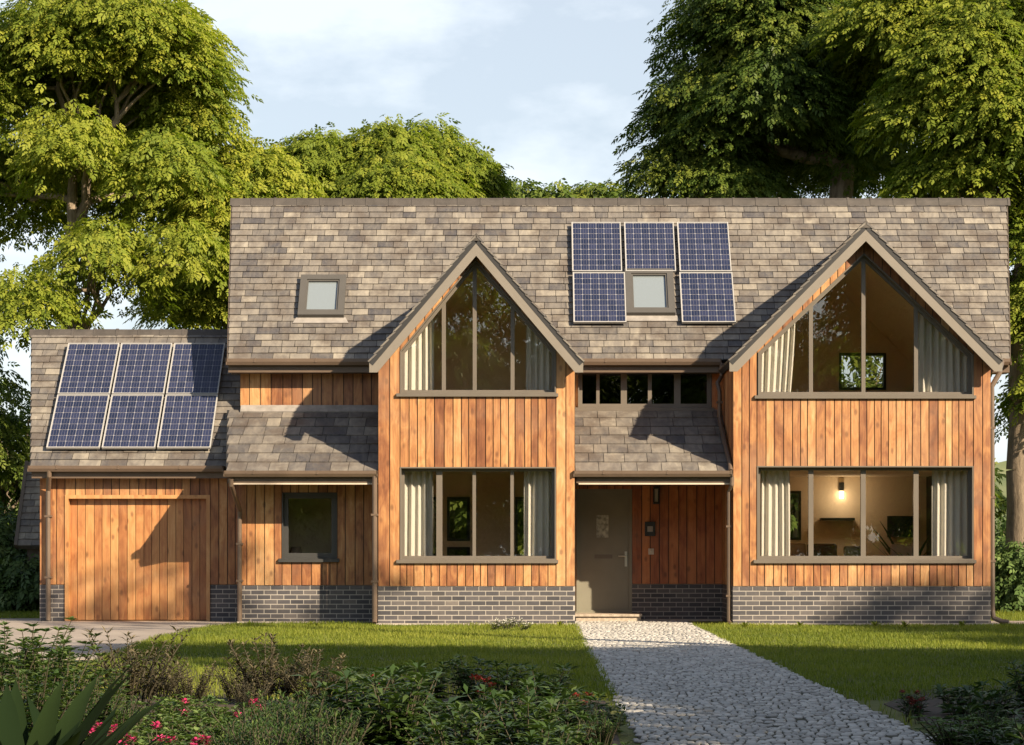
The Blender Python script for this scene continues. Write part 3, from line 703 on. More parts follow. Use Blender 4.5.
# end walls
for (xx, sg) in ((xL + .01, 1), (GABLES[1]['x1'] + .001, -1)):
    mp2 = sidemap(xx, sg); m = MB(); rg_ = [(2.62, 0), (BACK_Y + .2, 0), (BACK_Y + .2, 6.75), (MR_Y, MR_Z - .2), (2.62, ME_Z + .62 * SLOPE - .2)]
    m.slab(rg_, [], .0225, .2, mp2, -1); board_zone(m, 2.62, MR_Y, .2, PL, lambda u: ME_Z - .2 + (u - ME_Y) * SLOPE, mp2); m.build('timber_cladding', 'cedar', house)
# downpipes
def pipe(pts, r=.036, parent=None, brackets=()):
    m = MB(); m.tube(pts, r, 10)
    for (bx, by, bz) in brackets: m.box(bx - r * 1.35, bx + r * 1.35, by - r * 1.1, by + r * 2.0, bz - .018, bz + .018)
    return m.build('downpipe', 'gutter_brown', parent or house, smooth=False)
gz = Z(479, 0)
pipe([(X(231, 0), 0.0, gz), (X(231, 0), .02, gz - .1), (X(239.5, .85), .88, 2.0), (X(239.5, .9), .92, 1.88), (X(239.5, .9), .92, .04)], .042, brackets=[(X(239.5, .9), .92, 1.4), (X(239.5, .9), .92, .75)])
pipe([(X(374.7), .0, gz + .05), (X(374.7), .0, .10), (X(374.7), -.06, .03)], .046, brackets=[(X(374.7), .0, 1.9), (X(374.7), .0, .75)])
x_ = X(728, 0.3)
pipe([(X(721.5, 1.95), 1.95, ME_Z - .06), (X(721.5, 1.95), 1.95, ME_Z - .30), (x_ - .06, 1.85, 4.30), (x_ - .03, 1.75, 4.15), (x_ - .03, 1.75, 3.68), (x_ - .02, 1.60, 3.52), (x_ + .02, .10, 2.78), (x_ + .02, -.02, 2.66)], .04, brackets=[(x_ - .03, 1.75, 3.95)])
pipe([(X(732, 0), .0, gz + .04), (X(732, 0), .0, gz - .10), (X(729, .1), .10, gz - .22), (X(729, .1), .10, .08), (X(729, .1), .02, .03)], .040, brackets=[(X(729, .1), .1, 1.7), (X(729, .1), .1, .5)])
xr = X(1000, 0)
pipe([(X(1003, 1.95) - .03, 1.9, ME_Z - .05), (X(1001, 0) + .02, .25, 4.42), (X(1001, 0), .10, 4.36), (xr - .13, .06, 4.12), (xr - .13, .06, 4.0), (xr - .12, .06, .25), (xr - .10, .05, .12), (xr + .03, -.02, .06), (xr + .14, -.06, .05)], .045, brackets=[(xr - .13, .06, 3.4), (xr - .13, .06, 2.2), (xr - .13, .06, 1.1)])
# kerb strip of pale concrete along the foot of the walls
kb = MB(); kb.box(GABLES[0]['x0'] - .02, GABLES[0]['x1'] - .01, -.16, .018, 0, .03); kb.box(GABLES[1]['x0'] - .06, GABLES[1]['x1'] + .1, -.16, .018, 0, .03); kb.box(bx0, GABLES[0]['x0'] - .025, .86, 1.018, 0, .03); kb.box(dr[1] + .1, px1 - .03, 2.1, 2.41, 0, .03)
tag(kb.build('kerb', 'concrete', origin=(0, 0, 0)), kind='structure')
# rear wall of the house (with openings the rooms look out through)
def bw_(px, py, Y=BACK_Y): return (X(px, Y), Z(py, Y))
def hole(pxa, pxb, pya, pyb, Y=BACK_Y): return (X(pxa, Y), X(pxb, Y), Z(pyb, Y), Z(pya, Y))
PY = 3.1  # partition added forward of the rear wall to brighten the small gable's rooms
H_L = [hole(425, 439.5, 497, 556, PY), hole(447, 470, 497, 541, PY), hole(447, 470, 547, 560, PY), hole(515, 528, 497, 558, PY)]
H_R = [hole(783, 801, 491, 540)]
H_U = [hole(839, 886, 353, 390)]
H_UL = [hole(443, 463, 372, 396)]
H_B = [(g0_x, g0_x + 1.15, .25, 2.3) for g0_x in (-2.4, -1.0)]
allh = H_B + H_R + H_U
m = MB(); m.slab([(xL + .05, 0), (GABLES[1]['x1'] - .05, 0), (GABLES[1]['x1'] - .05, 6.7), (xL + .05, 6.7)], [[(a, c_), (b, c_), (b, d), (a, d)] for a, b, c_, d in allh], BACK_Y + .06, BACK_Y + .22); m.build('rear_wall', 'plaster', house)
g0, g1 = GABLES
room(g0['x0'] + .2, g0['x1'] - .2, .25, PY, .15, 2.72, H_L)
room(g1['x0'] + .2, g1['x1'] - .12, .25, BACK_Y, .15, 2.72, H_R)
for g, hh in ((g0, []), (g1, H_U)):
    ia, ib = g['x0'] + .2, g['x1'] - .12; at = (g['ax'], under(g, g['ax']) - .06)
    room(ia, ib, .25, PY if g is g0 else BACK_Y, 2.92, min(under(g, ia), under(g, ib)) - .05, hh, top=at)
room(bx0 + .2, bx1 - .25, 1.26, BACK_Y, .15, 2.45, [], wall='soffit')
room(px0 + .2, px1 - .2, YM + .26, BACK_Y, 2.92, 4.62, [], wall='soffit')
for hh, WY in [(h_, BACK_Y) for h_ in allh] + [(h_, PY) for h_ in H_L]:
    a, b, c_, d = hh; m = MB(); ring_frame(m, [(a, c_), (b, c_), (b, d), (a, d)], WY - .02, WY + .10, .05); f = m.build('rear_window' if WY == BACK_Y else 'inner_window', 'black_plastic', house)
    m = MB(); m.box(a + .04, b - .04, WY + .03, WY + .036, c_ + .04, d - .04); m.build('pane', 'window_glass', f)
# skylights
def skylight(x0p, x1p, y0p, y1p):
    a = onplane(x0p, y1p, MP0, MN); b = onplane(x1p, y1p, MP0, MN); t_ = onplane((x0p + x1p) / 2, y0p, MP0, MN)
    u0, u1 = a.x, b.x; w0 = (a - MP0).dot(MV); w1 = (t_ - MP0).dot(MV); mpx = lambda u, d, w: mroof(u, d, w); f = MB()
    f.slab([(u0, w0), (u1, w0), (u1, w1), (u0, w1)], [[(u0 + .12, w0 + .12), (u1 - .12, w0 + .12), (u1 - .12, w1 - .12), (u0 + .12, w1 - .12)]], -.12, -.01, mpx)
    f.slab([(u0 + .09, w0 + .09), (u1 - .09, w0 + .09), (u1 - .09, w1 - .09), (u0 + .09, w1 - .09)], [[(u0 + .15, w0 + .15), (u1 - .15, w0 + .15), (u1 - .15, w1 - .15), (u0 + .15, w1 - .15)]], -.10, -.02, mpx)
    o = f.build('skylight', 'skylight_frame', house)
    p = MB(); p.slab([(u0 + .13, w0 + .13), (u1 - .13, w0 + .13), (u1 - .13, w1 - .13), (u0 + .13, w1 - .13)], [], -.06, -.05, mpx); p.build('pane', 'skylight_glass', o)
    p = MB(); p.slab([(u0 - .09, w0 - .13), (u1 + .09, w0 - .13), (u1 + .03, w0 + .01), (u0 - .03, w0 + .01)], [], -.035, -.0, mpx); p.build('flashing', 'lead', o)
skylight(298, 344, 279, 319); skylight(626, 675, 273, 317)

# ================================================================== the garage
YG = 1.8; GE_Y, GE_Z, GR_Y, GR_Z = 1.5, Z(467, 1.5), 4.1, Z(331, 4.1)
GV = Vector((0, GR_Y - GE_Y, GR_Z - GE_Z)).normalized(); GN = Vector((0, -GV.z, GV.y)); GP0 = Vector((0, GE_Y, GE_Z)); GLEN = math.hypot(GR_Y - GE_Y, GR_Z - GE_Z)
garage = empty('attached_garage', (-7.1, 3.6, 0), 'single cedar clad garage with slate roof adjoining the house', 'garage')
x0, x1 = X(39.5, YG), bx0 - .002; d0, d1, dz = X(65, YG), X(210, YG), Z(495, YG); mpg = lambda u, d, w: (u, YG + d, w); gtop = GE_Z - .05
mb = MB(); mb.slab([(x0, PL), (d0, PL), (d0, dz), (d1, dz), (d1, PL), (x1, PL), (x1, gtop), (x0, gtop)], [], .0225, .03, mpg, -1)
board_zone(mb, x0, d0, .165, PL, gtop, mpg, var=.1); board_zone(mb, d1, x1, .165, PL, gtop, mpg, var=.1); board_zone(mb, d0, d1, .165, dz, gtop, mpg); mb.build('timber_cladding', 'cedar', garage)
bricks('brick_plinth', x0, d0, PL - .008, mpg, garage); bricks('brick_plinth', d1, x1, PL - .008, mpg, garage)
m = MB(); ring_frame(m, [(d0, -.05), (d1, -.05), (d1, dz), (d0, dz)], YG - .018, YG + .2, .065); m.t = [1.0] * len(m.t); gf = m
door_ = MB(); board_zone(door_, d0 + .055, d1 - .055, .150, .03, dz - .055, mpg, y0=.14, th=.03, gap=.010, var=.06); door_.slab([(d0 + .05, .02), (d1 - .05, .02), (d1 - .05, dz - .05), (d0 + .05, dz - .05)], [], .169, .2, mpg, -1)
gd = door_.build('garage_door', 'cedar_door', garage); gf.build('door_frame', 'cedar_door', gd)
for (xx, sg) in ((x0, 1),):
    mp2 = sidemap(xx, sg); m = MB(); m.slab([(YG + .024, PL), (6.2, PL), (6.2, 3.0), (GR_Y, GR_Z - .25), (YG + .024, gtop)], [], .0225, .2, mp2, -1); board_zone(m, YG + .024, GR_Y, .2, PL, lambda u: GE_Z - .2 + (u - GE_Y) * (GR_Z - GE_Z) / (GR_Y - GE_Y), mp2); m.build('timber_cladding', 'cedar', garage); bricks('brick_plinth', YG + .12, 6.2, PL - .008, mp2, garage)
ga0, gb0, ga1, gb1 = X(30, GE_Y), xL - .002, X(31, GR_Y), xL - .002
m = MB(); m.prism([GP0 + Vector((ga0, 0, 0)) - GN * .1, GP0 + Vector((gb0, 0, 0)) - GN * .1, GP0 + Vector((gb1, 0, 0)) + GV * GLEN - GN * .1, GP0 + Vector((ga1, 0, 0)) + GV * GLEN - GN * .1], GN * .098, -1)
slates(m, GP0, GV, GN, ga0, gb0, ga1, gb1, GLEN - .03, .175, .36); groof = m.build('roof', 'slate', garage)
m = MB(); m.prism([(ga1, GR_Y, GR_Z), (gb1, GR_Y, GR_Z), (gb0, 6.7, GE_Z), (ga0, 6.7, GE_Z)], (0, -.05, -.09), .4); m.build('rear_slope', 'slate', groof)
ridge(groof, ga1 - .02, gb1 - .01, GR_Y, GR_Z, 10, .10)
m = MB(); m.box(x0, xL, 6.2, 6.4, 0, 2.9); m.build('rear_wall', 'plaster', garage)
m = MB(); m.box(ga0 + .02, gb0, GE_Y + .04, GE_Y + .075, GE_Z - .2, GE_Z - .06); m.build('fascia', 'gutter_brown', garage)
m = MB(); m.box(ga0 + .02, gb0, GE_Y + .075, YG + .02, GE_Z - .19, GE_Z - .165); m.build('soffit', 'soffit', garage)
gutter(ga0 - .02, X(224, GE_Y), GE_Y - .05, GE_Z + .02, garage)
pipe([(X(49, 1.45), 1.45, GE_Z - .05), (X(49, 1.45), 1.46, GE_Z - .16), (X(48, 1.7), 1.72, GE_Z - .42), (X(48, 1.7), 1.72, .03)], .045, garage, [(X(48, 1.7), 1.72, 1.9), (X(48, 1.7), 1.72, .8)])

# ================================================================== solar panels
def solar(px, py, ubasis, P0, V, N, w, h, label, group, nc=6, nr=9):
    """px, py: lower corner on the roof as (u, v)"""
    o0 = P0 + Vector((px, 0, 0)) + V * py + N * .10; U = Vector((1, 0, 0))
    root = empty('solar_panel', P0 + Vector((px + w / 2, 0, 0)) + V * py, label, 'solar panel', group); e = .019
    f = MB(); at = lambda u, v, n: o0 + U * u + V * v + N * n
    for (ua, ub, va, vb) in ((0, w, 0, e), (0, w, h - e, h), (0, e, e, h - e), (w - e, w, e, h - e)): f.obox(at(ua, va, -.02), U * (ub - ua), V * (vb - va), N * .045)
    for q in (.25, .75):
        f.obox(at(w * .12, h * q, -.10), U * .06, V * .06, N * .08); f.obox(at(w * .82, h * q, -.10), U * .06, V * .06, N * .08)
    f.build('frame', 'alu', root)
    b = MB(); b.obox(at(e, e, 0), U * (w - 2 * e), V * (h - 2 * e), N * .012); b.build('backsheet', 'backsheet', root)
    c = MB(); bb = MB(); cw, ch = (w - 2 * e - .01) / nc, (h - 2 * e - .01) / nr
    for i in range(nc):
        for j in range(nr):
            g = .0042; k = .010; ua, va = e + .005 + i * cw + g, e + .005 + j * ch + g; ub, vb = ua + cw - 2 * g, va + ch - 2 * g
            c.poly([at(u, v, .0150) for u, v in ((ua + k, va), (ub - k, va), (ub, va + k), (ub, vb - k), (ub - k, vb), (ua + k, vb), (ua, vb - k), (ua, va + k))], rng.random())
        for q in (.33, .67):
            u = e + .005 + (i + q) * cw; bb.poly([at(u - .002, e + .02, .0175), at(u + .002, e + .02, .0175), at(u + .002, h - e - .02, .0175), at(u - .002, h - e - .02, .0175)])
    ce = c.build('cells', 'solar_cell', root, fixn=False); bb.build('busbar', 'busbar', ce, fixn=False)
    return root
def vrow(py, P0, V, N): return (onplane(VX, py, P0 + N * .12, N) - P0).dot(V)
def ucol(px, py, P0, N): return onplane(px, py, P0 + N * .12, N).x
v0, v1, v2 = vrow(448, GP0, GV, GN), vrow(394, GP0, GV, GN), vrow(342.5, GP0, GV, GN)
ul, ur = ucol(45.5, 448, GP0, GN), ucol(212, 448, GP0, GN); cw = (ur - ul) / 3
for r_, (va, vb) in enumerate(((v0, v1), (v1, v2))):
    for k in range(3):
        lab = 'blue framed solar panel on the garage roof, ' + ('lower' if r_ == 0 else 'upper') + ' row, ' + ('at the outer verge', 'in the middle', 'beside the house')[k]
        solar(ul + k * cw + .01, va + .012, None, GP0, GV, GN, cw - .04, vb - va - .03, lab, 'solar panels on the garage roof')
v0, v1, v2 = vrow(322.5, MP0, MV, MN), vrow(271.5, MP0, MV, MN), vrow(221.5, MP0, MV, MN)
for (pa, pb, ry, va, vb, lab) in ((571.5, 620.5, 222, v1, v2, 'upper row, above the panel nearest the small gable'), (624, 673.5, 222, v1, v2, 'upper row, directly above the skylight'), (677, 728, 222, v1, v2, 'upper row, towards the wide gable'),
                                  (573.5, 626.5, 322, v0, v1, 'lower row, between skylight and small gable'), (682, 736, 322, v0, v1, 'lower row, between skylight and wide gable')):
    ua, ub = ucol(pa, ry, MP0, MN), ucol(pb, ry, MP0, MN)
    solar(ua, va + .012, None, MP0, MV, MN, ub - ua, vb - va - .03, 'blue framed solar panel on main roof, ' + lab, 'solar panels on the main roof')

# ================================================================== things on the porch wall
def porch(px, py, d=0): return X(px, YM), YM + d, Z(py, YM)
t_ = empty('wall_light', porch(656, 504), 'slim black outdoor wall light above the intercom by the front door', 'wall light')
m = MB(); cx, _, cz = porch(656, 495.5); m.box(cx - .055, cx + .055, YM - .02, YM - .001, cz - .16, cz + .16); m.box(cx - .05, cx + .05, YM - .12, YM - .02, cz + .12, cz + .15); m.box(cx - .05, cx + .05, YM - .12, YM - .02, cz - .15, cz - .12)
for sx in (-.05, .04):
    for sy in (-.12, -.03): m.box(cx + sx, cx + sx + .01, YM + sy, YM + sy + .01, cz - .12, cz + .12)
m.build('housing', 'black_plastic', t_); m = MB(); m.box(cx - .03, cx + .03, YM - .10, YM - .03, cz - .118, cz + .118); m.build('diffuser', 'grey_plastic', t_)
t_ = empty('intercom', porch(650, 536), 'black square intercom panel beside the front door', 'intercom')
cx, _, cz = porch(650, 529); m = MB(); m.box(cx - .095, cx + .095, YM - .035, YM - .001, cz - .13, cz + .13); m.box(cx - .075, cx + .075, YM - .04, YM - .035, cz - .11, cz + .11); m.build('housing', 'black_plastic', t_)
m = MB(); m.box(cx - .05, cx + .05, YM - .046, YM - .041, cz - .05, cz + .05); m.box(cx - .03, cx + .03, YM - .05, YM - .046, cz - .03, cz + .03); m.build('button', 'grey_plastic', t_)
t_ = empty('doorbell', porch(651, 554.5), 'small pale doorbell push below the black intercom', 'doorbell')
cx, _, cz = porch(651, 551.5); m = MB(); m.box(cx - .05, cx + .05, YM - .025, YM - .001, cz - .055, cz + .055); m.build('plate', 'cream_trim', t_)
m = MB(); m.lathe((0, 0, 0), [(.02, 0), (.02, .012), (.012, .016)], 10); m.v = [(cx + a, YM - .025 - c_, cz + b) for a, b, c_ in m.v]; m.build('button', 'steel', t_)

# ================================================================== curtains and what the rooms hold
def curtain(xa, xb, zb, ztop, Y, label, folds, gather=0.0, amp=.055):
    """pleated sheet with thickness; ztop(x) top edge, gather pulls the foot towards xa side by that share"""
    n = folds * 8; rows = 12; m = MB(); V = []
    for sgn in (0, 1):
        for j in range(rows + 1):
            for i in range(n + 1):
                s_ = i / n; k = j / rows; xt = xa + (xb - xa) * s_; z1 = ztop(xt); z = zb + (z1 - zb) * k
                gx = 1 - gather * (1 - k) ** 1.2; x = xa + (xb - xa) * s_ * gx if gather >= 0 else xb - (xb - xa) * (1 - s_) * (1 + gather * (1 - k) ** 1.2)
                V.append((x, Y + amp * math.sin(s_ * folds * 2 * math.pi + .35 * math.sin(k * 3 + i * .1)) * (0.75 + 0.25 * math.sin(s_ * 9)) + sgn * .006, z))
    N_ = (rows + 1) * (n + 1); m.v = V
    for sgn in (0, 1):
        for j in range(rows):
            for i in range(n):
                a = sgn * N_ + j * (n + 1) + i; m.f.append((a, a + 1, a + n + 2, a + n + 1)); m.t.append(.5)
    for j in range(rows):
        for i in (0, n):
            a = j * (n + 1) + i; m.f.append((a, a + n + 1, N_ + a + n + 1, N_ + a)); m.t.append(.5)
    o = m.build('curtain', 'curtain', smooth=True, label=label); return tag(o, cat='curtain', group='cream curtains in the gable windows')
CY = .40
def flat(z): return lambda x: z
curtain(X(400, CY), X(433, CY), .2, flat(2.70), CY, 'cream curtain drawn back beside the bay, small gable downstairs', 5)
curtain(X(524, CY), X(556, CY), .2, flat(2.70), CY, 'cream curtain on the porch side, small gable downstairs', 5)
curtain(X(757, CY), X(790, CY), .2, flat(2.70), CY, 'cream curtain on the porch side, wide gable downstairs', 5)
curtain(X(932, CY), X(975, CY), .2, flat(2.70), CY, 'wide cream curtain by the outer corner, wide gable downstairs', 6)
def gtopf(g, d=.12): return lambda x: under(g, x) - d
curtain(X(400, CY), X(434, CY), 2.95, gtopf(g0), CY, 'cream curtain under the slope beside the bay, small gable upstairs', 5)
curtain(X(526, CY), X(556, CY), 2.95, gtopf(g0), CY, 'cream curtain under the slope above the porch side, small gable upstairs', 5)
curtain(X(757, CY), X(797, CY), 2.95, gtopf(g1), CY, 'swept back cream curtain above the porch side, wide gable upstairs', 6, gather=.30)
curtain(X(918, CY), X(968, CY), 2.95, gtopf(g1), CY, 'wide cream curtain by the outer corner, wide gable upstairs', 7)
# lit wall lamp
t_ = empty('wall_lamp', (X(841, BACK_Y), BACK_Y, Z(498, BACK_Y)), 'lit wall lamp glowing warm above the dark shelf indoors', 'wall lamp')
lx, lz = X(841, BACK_Y), Z(490, BACK_Y)
m = MB(); m.box(lx - .045, lx + .045, BACK_Y - .11, BACK_Y - .001, lz - .02, lz + .15); m.build('housing', 'black_plastic', t_)
m = MB(); m.lathe((lx, BACK_Y - .06, lz - .17), [(.03, 0), (.042, .02), (.042, .148)], 12); m.build('lamp_shade', 'lamp_glow', t_)
ld = bpy.data.lights.new('lamp_light', 'POINT'); ld.energy = 3.4; ld.color = (1, .76, .5); ld.shadow_soft_size = .05; lo = bpy.data.objects.new('lamp_light', ld); COL.objects.link(lo); lo.parent = t_; lo.location = (0, -.40, -.02)
m = MB(); m.box(X(820, BACK_Y), X(853.5, BACK_Y), BACK_Y - .2, BACK_Y - .002, Z(520.5, BACK_Y), Z(518, BACK_Y)); tag(m.build('wall_shelf', 'black_plastic'), 'slim dark floating shelf on the wall under the lit lamp', 'shelf')
t_ = empty('television', (X(900, BACK_Y), BACK_Y - .1, Z(537, BACK_Y)), 'dark wall mounted screen behind the potted palm indoors', 'television')
m = MB(); m.box(X(887, BACK_Y), X(915, BACK_Y), BACK_Y - .07, BACK_Y - .002, Z(537, BACK_Y), Z(516, BACK_Y)); m.build('casing', 'black_plastic', t_)
m = MB(); m.box(X(888, BACK_Y), X(914, BACK_Y), BACK_Y - .074, BACK_Y - .071, Z(536, BACK_Y), Z(517, BACK_Y)); m.build('screen', 'screen', t_)
def armchair(px, pxw, pyt, Y, mat, label):
    cx = X(px, Y); w = pxw / S(Y); zt = Z(pyt, Y); t_ = empty('armchair', (cx, Y, .15), label, 'armchair', 'armchairs in the room behind the wide gable')
    def soft(name, x0, x1, y0, y1, z0, z1, tilt=0.0):
        m = MB(); m.box(x0, x1, y0, y1, z0, z1); m.v = [(a, b + tilt * (c_ - z0), c_) for a, b, c_ in m.v]; o = m.build(name, mat, t_)
        bv = o.modifiers.new('bevel', 'BEVEL'); bv.width = .05; bv.segments = 3; return o
    soft('seat', cx - w / 2, cx + w / 2, Y - .65, Y - .05, .36, .60); soft('backrest', cx - w / 2 - .02, cx + w / 2 + .02, Y - .05, Y + .09, .42, zt, .18)
    for s_ in (-1, 1): soft('armrest', cx + s_ * w / 2 - .06, cx + s_ * w / 2 + .06, Y - .6, Y - .03, .40, .78)
    for sx in (-1, 1):
        for sy in (-.58, .0): m = MB(); m.tube([(cx + sx * (w / 2 - .04), Y + sy, .15), (cx + sx * (w / 2 - .07), Y + sy, .37)], .02, 6); m.build('leg', 'black_plastic', t_)
armchair(795, 22, 543, 3.6, 'chair_cream', 'cream armchair nearest the drawn back curtain by the porch side')
armchair(823, 28, 543.5, 3.2, 'chair_brown', 'square brown armchair below the lit lamp and shelf')
armchair(856, 20, 546, 2.4, 'chair_brown', 'small dark brown armchair just behind the central mullion')
armchair(905, 24, 544, 2.8, 'chair_cream', 'pale lounge chair in front of the dark screen and palm')

# ================================================================== trees
def unit(v): return v / np.maximum(1e-9, np.linalg.norm(v, axis=1, keepdims=True))
def leaf_arrays(C, A, Nn, size, tint, angs, lens, wid=0.36, droop=0.25, r=None, offs=None):
    """compound leaves: at C, along A, face up Nn; one folded leaflet per angle"""
    n = len(C); Sd = unit(np.cross(A, Nn)); Nn = unit(np.cross(Sd, A)); V = []; T = []
    C0 = C
    for an, ln, of in zip(angs, lens, offs or (0,) * len(angs)):
        if of: C = C0 + A * (size * of)[:, None] - Nn * (size * of * of * .28)[:, None]
        else: C = C0
        j = r.normal(0, 0.14, (n, 1)); a = an + j
        D = A * np.cos(a) + Sd * np.sin(a); P = -A * np.sin(a) + Sd * np.cos(a); L = (size * ln)[:, None] * (1 + r.normal(0, 0.1, (n, 1)))
        W = L * wid * 0.5; dr = droop * (1 + r.normal(0, 0.35, (n, 1)))
        b = C + D * L * 0.06; m = C + D * L * 0.56 - Nn * L * dr * 0.25; tip = C + D * L - Nn * L * dr
        V.append(np.stack([b, m + P * W + Nn * L * 0.05, tip, m - P * W + Nn * L * 0.05], 1)); T.append(np.clip(tint + r.normal(0, 0.06, n), 0, 1))
    V = np.stack(V, 1).reshape(-1, 3); T = np.stack(T, 1).reshape(-1); q = np.arange(len(V), dtype=np.int32).reshape(-1, 4)
    return V, q, T
PINN = ((-.85, .85, -.75, .75, -.6, .6, 0.0), (.40, .40, .46, .46, .42, .42, .44), (.12, .16, .38, .42, .64, .68, .80))
def tree(name, label, base, h_fork, lobes, seed, n_clump, leaves=95, csize=1.0, lsize=0.24, tr=0.28, lean=(0, 0), mat='leaf', group=None, tmean=0.5, fill=0.12, under_=0.55, limbs=None):
    """base (x, y); lobes = [(cx, cy, cz, rx, ry, rz, share)]"""
    r = np.random.default_rng(seed); rr = random.Random(seed)
    root = empty(name, (base[0], base[1], 0), label, 'tree', group)
    B = Vector((base[0], base[1], 0)); fork = B + Vector((lean[0], lean[1], h_fork))
    t = MB()
    def limb(p, q, r0, r1, n=6, wob=0.12):
        p, q = Vector(p), Vector(q); L = (q - p).length; pts = []; rad = []
        for i in range(n + 1):
            k = i / n; w = math.sin(math.pi * k) * L * wob
            pts.append(p.lerp(q, k) + Vector((rr.uniform(-1, 1), rr.uniform(-1, 1), rr.uniform(-.6, 1.0))) * w * 0.6); rad.append(r0 + (r1 - r0) * k)
        pts[0] = p; pts[-1] = q; t.tube(pts, rad, 7 if r0 > .08 else 5, cap=False); return pts, rad
    limb(B - Vector((0, 0, .2)), B.lerp(fork, .5), tr * 1.35, tr, 4, .03); limb(B.lerp(fork, .5), fork, tr, tr * .8, 3, .04)
    ws = np.array([l[6] if len(l) > 6 else l[3] * l[5] for l in lobes]); ws = ws / ws.sum(); cl = []
    nodes = []
    for li, l in enumerate(lobes):
        c = Vector(l[:3]); st = fork if c.z > h_fork + .8 else B.lerp(fork, max(.35, min(.95, (c.z + .5) / max(h_fork, .1) * .6)))
        if c.z < 2.5 and (c - B).length < 3: st = B + Vector((0, 0, max(.3, c.z * .4)))
        sr = tr * .62
        if li > 1 and nodes:
            near = [(p, d) for p, d in nodes if p.z < c.z + .4]
            if near:
                p, d = min(near, key=lambda n: (n[0] - c).length + (0.5 if n[0].z < 1.5 else 0))
                if (p - c).length < (st - c).length * 1.15: st, sr = p, d * .72
        pts, rad = limb(st, c, max(sr, .05), .03, 7, .13)
        nodes += list(zip(pts[1:-1], rad[1:-1]))
        for k in range(max(3, int(round(n_clump * ws[li])))):
            d = Vector((rr.gauss(0, 1), rr.gauss(0, 1), rr.gauss(0.25, 1))).normalized(); q = rr.uniform(.62, 1.0) if rr.random() > fill else rr.uniform(.1, .6)
            if d.z < -.45 and rr.random() < under_: d.z = -d.z
            cc = c + Vector((d.x * l[3], d.y * l[4], d.z * l[5])) * q; cl.append((cc, Vector((d.x, d.y, d.z)), rr.uniform(.65, 1.25) * csize))
            i = rr.randrange(2, len(pts))
            if rr.random() < .6: limb(pts[i], cc, rad[i] * .55 + .008, .012, 4, .12)
    trunk = t.build('trunk', 'bark', root, smooth=True, fixn=False)
    CC = []; AA = []; NN = []; TT = []
    for cc, d, rc in cl:
        n = int(.72 * leaves * rc * rc / (csize * csize) * rr.uniform(.75, 1.2)); th = r.uniform(0, 2 * math.pi, n); rad = np.sqrt(r.uniform(0, 1, n)) ; out = np.stack([np.cos(th), np.sin(th)], 1)
        # a spreading, drooping spray: flat dome leaning outwards
        x = out * (rad * rc)[:, None]; z = rc * .42 * (1 - rad ** 2 * 1.5) + r.normal(0, .10 * rc, n) - (r.uniform(0, 1, n) < .3) * r.uniform(0, .55, n) * rc
        z = z - (x[:, 0] * d.x + x[:, 1] * d.y) * .35
        CC.append(np.stack([cc.x + x[:, 0], cc.y + x[:, 1], cc.z + z], 1))
        ax = np.stack([out[:, 0] * (.5 + rad) + d.x * .7, out[:, 1] * (.5 + rad) + d.y * .7, -.25 - .75 * rad + r.normal(0, .2, n)], 1) + r.normal(0, .35, (n, 3))
        AA.append(ax); NN.append(np.stack([out[:, 0] * .5 * rad + d.x * .35, out[:, 1] * .5 * rad + d.y * .35, np.full(n, .62)], 1) + r.normal(0, .28, (n, 3)))
        TT.append(np.clip(tmean + rr.gauss(0, .13) + r.normal(0, .12, n), 0, 1))
    C = np.concatenate(CC); A = unit(np.concatenate(AA)); N_ = unit(np.concatenate(NN)); T = np.concatenate(TT); sz = lsize * r.uniform(.7, 1.25, len(C))
    V, q, T2 = leaf_arrays(C - np.array([base[0], base[1], 0]), A, N_, sz * 1.45, T, PINN[0], PINN[1], .46, .30, r, PINN[2])
    np_mesh('crown', V, q, T2, mat, root)
    return root
def lobe(px, py, Y, rx, ry, depth=None, share=None):
    s = S(Y); rx, ry = max(rx - 26, rx * .5), max(ry - 16, ry * .5); l = (X(px, Y), Y, Z(py, Y), rx / s, (depth if depth else rx / s), ry / s)
    return l + ((share,) if share else ())
# the big tree behind the garage
Y = 12.0
tree('broadleaf_tree', 'huge spreading tree with forked pale trunk, behind the garage', (X(62, Y), Y), Z(228, Y), [
    lobe(60, 45, Y, 95, 50), lobe(150, 55, Y, 85, 55), lobe(185, 105, Y + 1, 62, 60), lobe(70, 150, Y - 1.6, 46, 34, 1.0, .38), lobe(165, 165, Y - 1.6, 50, 36, 1.0, .42), lobe(-20, 80, Y, 70, 70), lobe(90, 110, Y + 3, 120, 50, 3, 1.6), lobe(110, 25, Y - 1, 100, 40),
    lobe(105, 255, Y - 2.5, 55, 45, 1.6), lobe(30, 300, Y - 3, 45, 45, 1.5), lobe(180, 265, Y - 2, 32, 50, 1.2), lobe(-15, 190, Y + 2, 60, 60), lobe(185, 190, Y + 3.5, 90, 75, 2, 1.7), lobe(60, 190, Y + 3.5, 80, 60, 1.5, 1.0)], 11, 206, 295, 1.03, .19, .22, (.25, 0), tmean=.66)
Y = 14.0
tree('broadleaf_tree', 'bright yellow green tree rising just over the main roof beside the tallest tree', (X(250, Y), Y), Z(270, Y), [
    lobe(255, 190, Y, 55, 48), lobe(225, 225, Y - 1, 45, 60), lobe(285, 205, Y, 32, 40), lobe(200, 290, Y + 1, 50, 60)], 12, 78, 295, 0.94, .19, .22, tmean=.72)
Y = 19.0
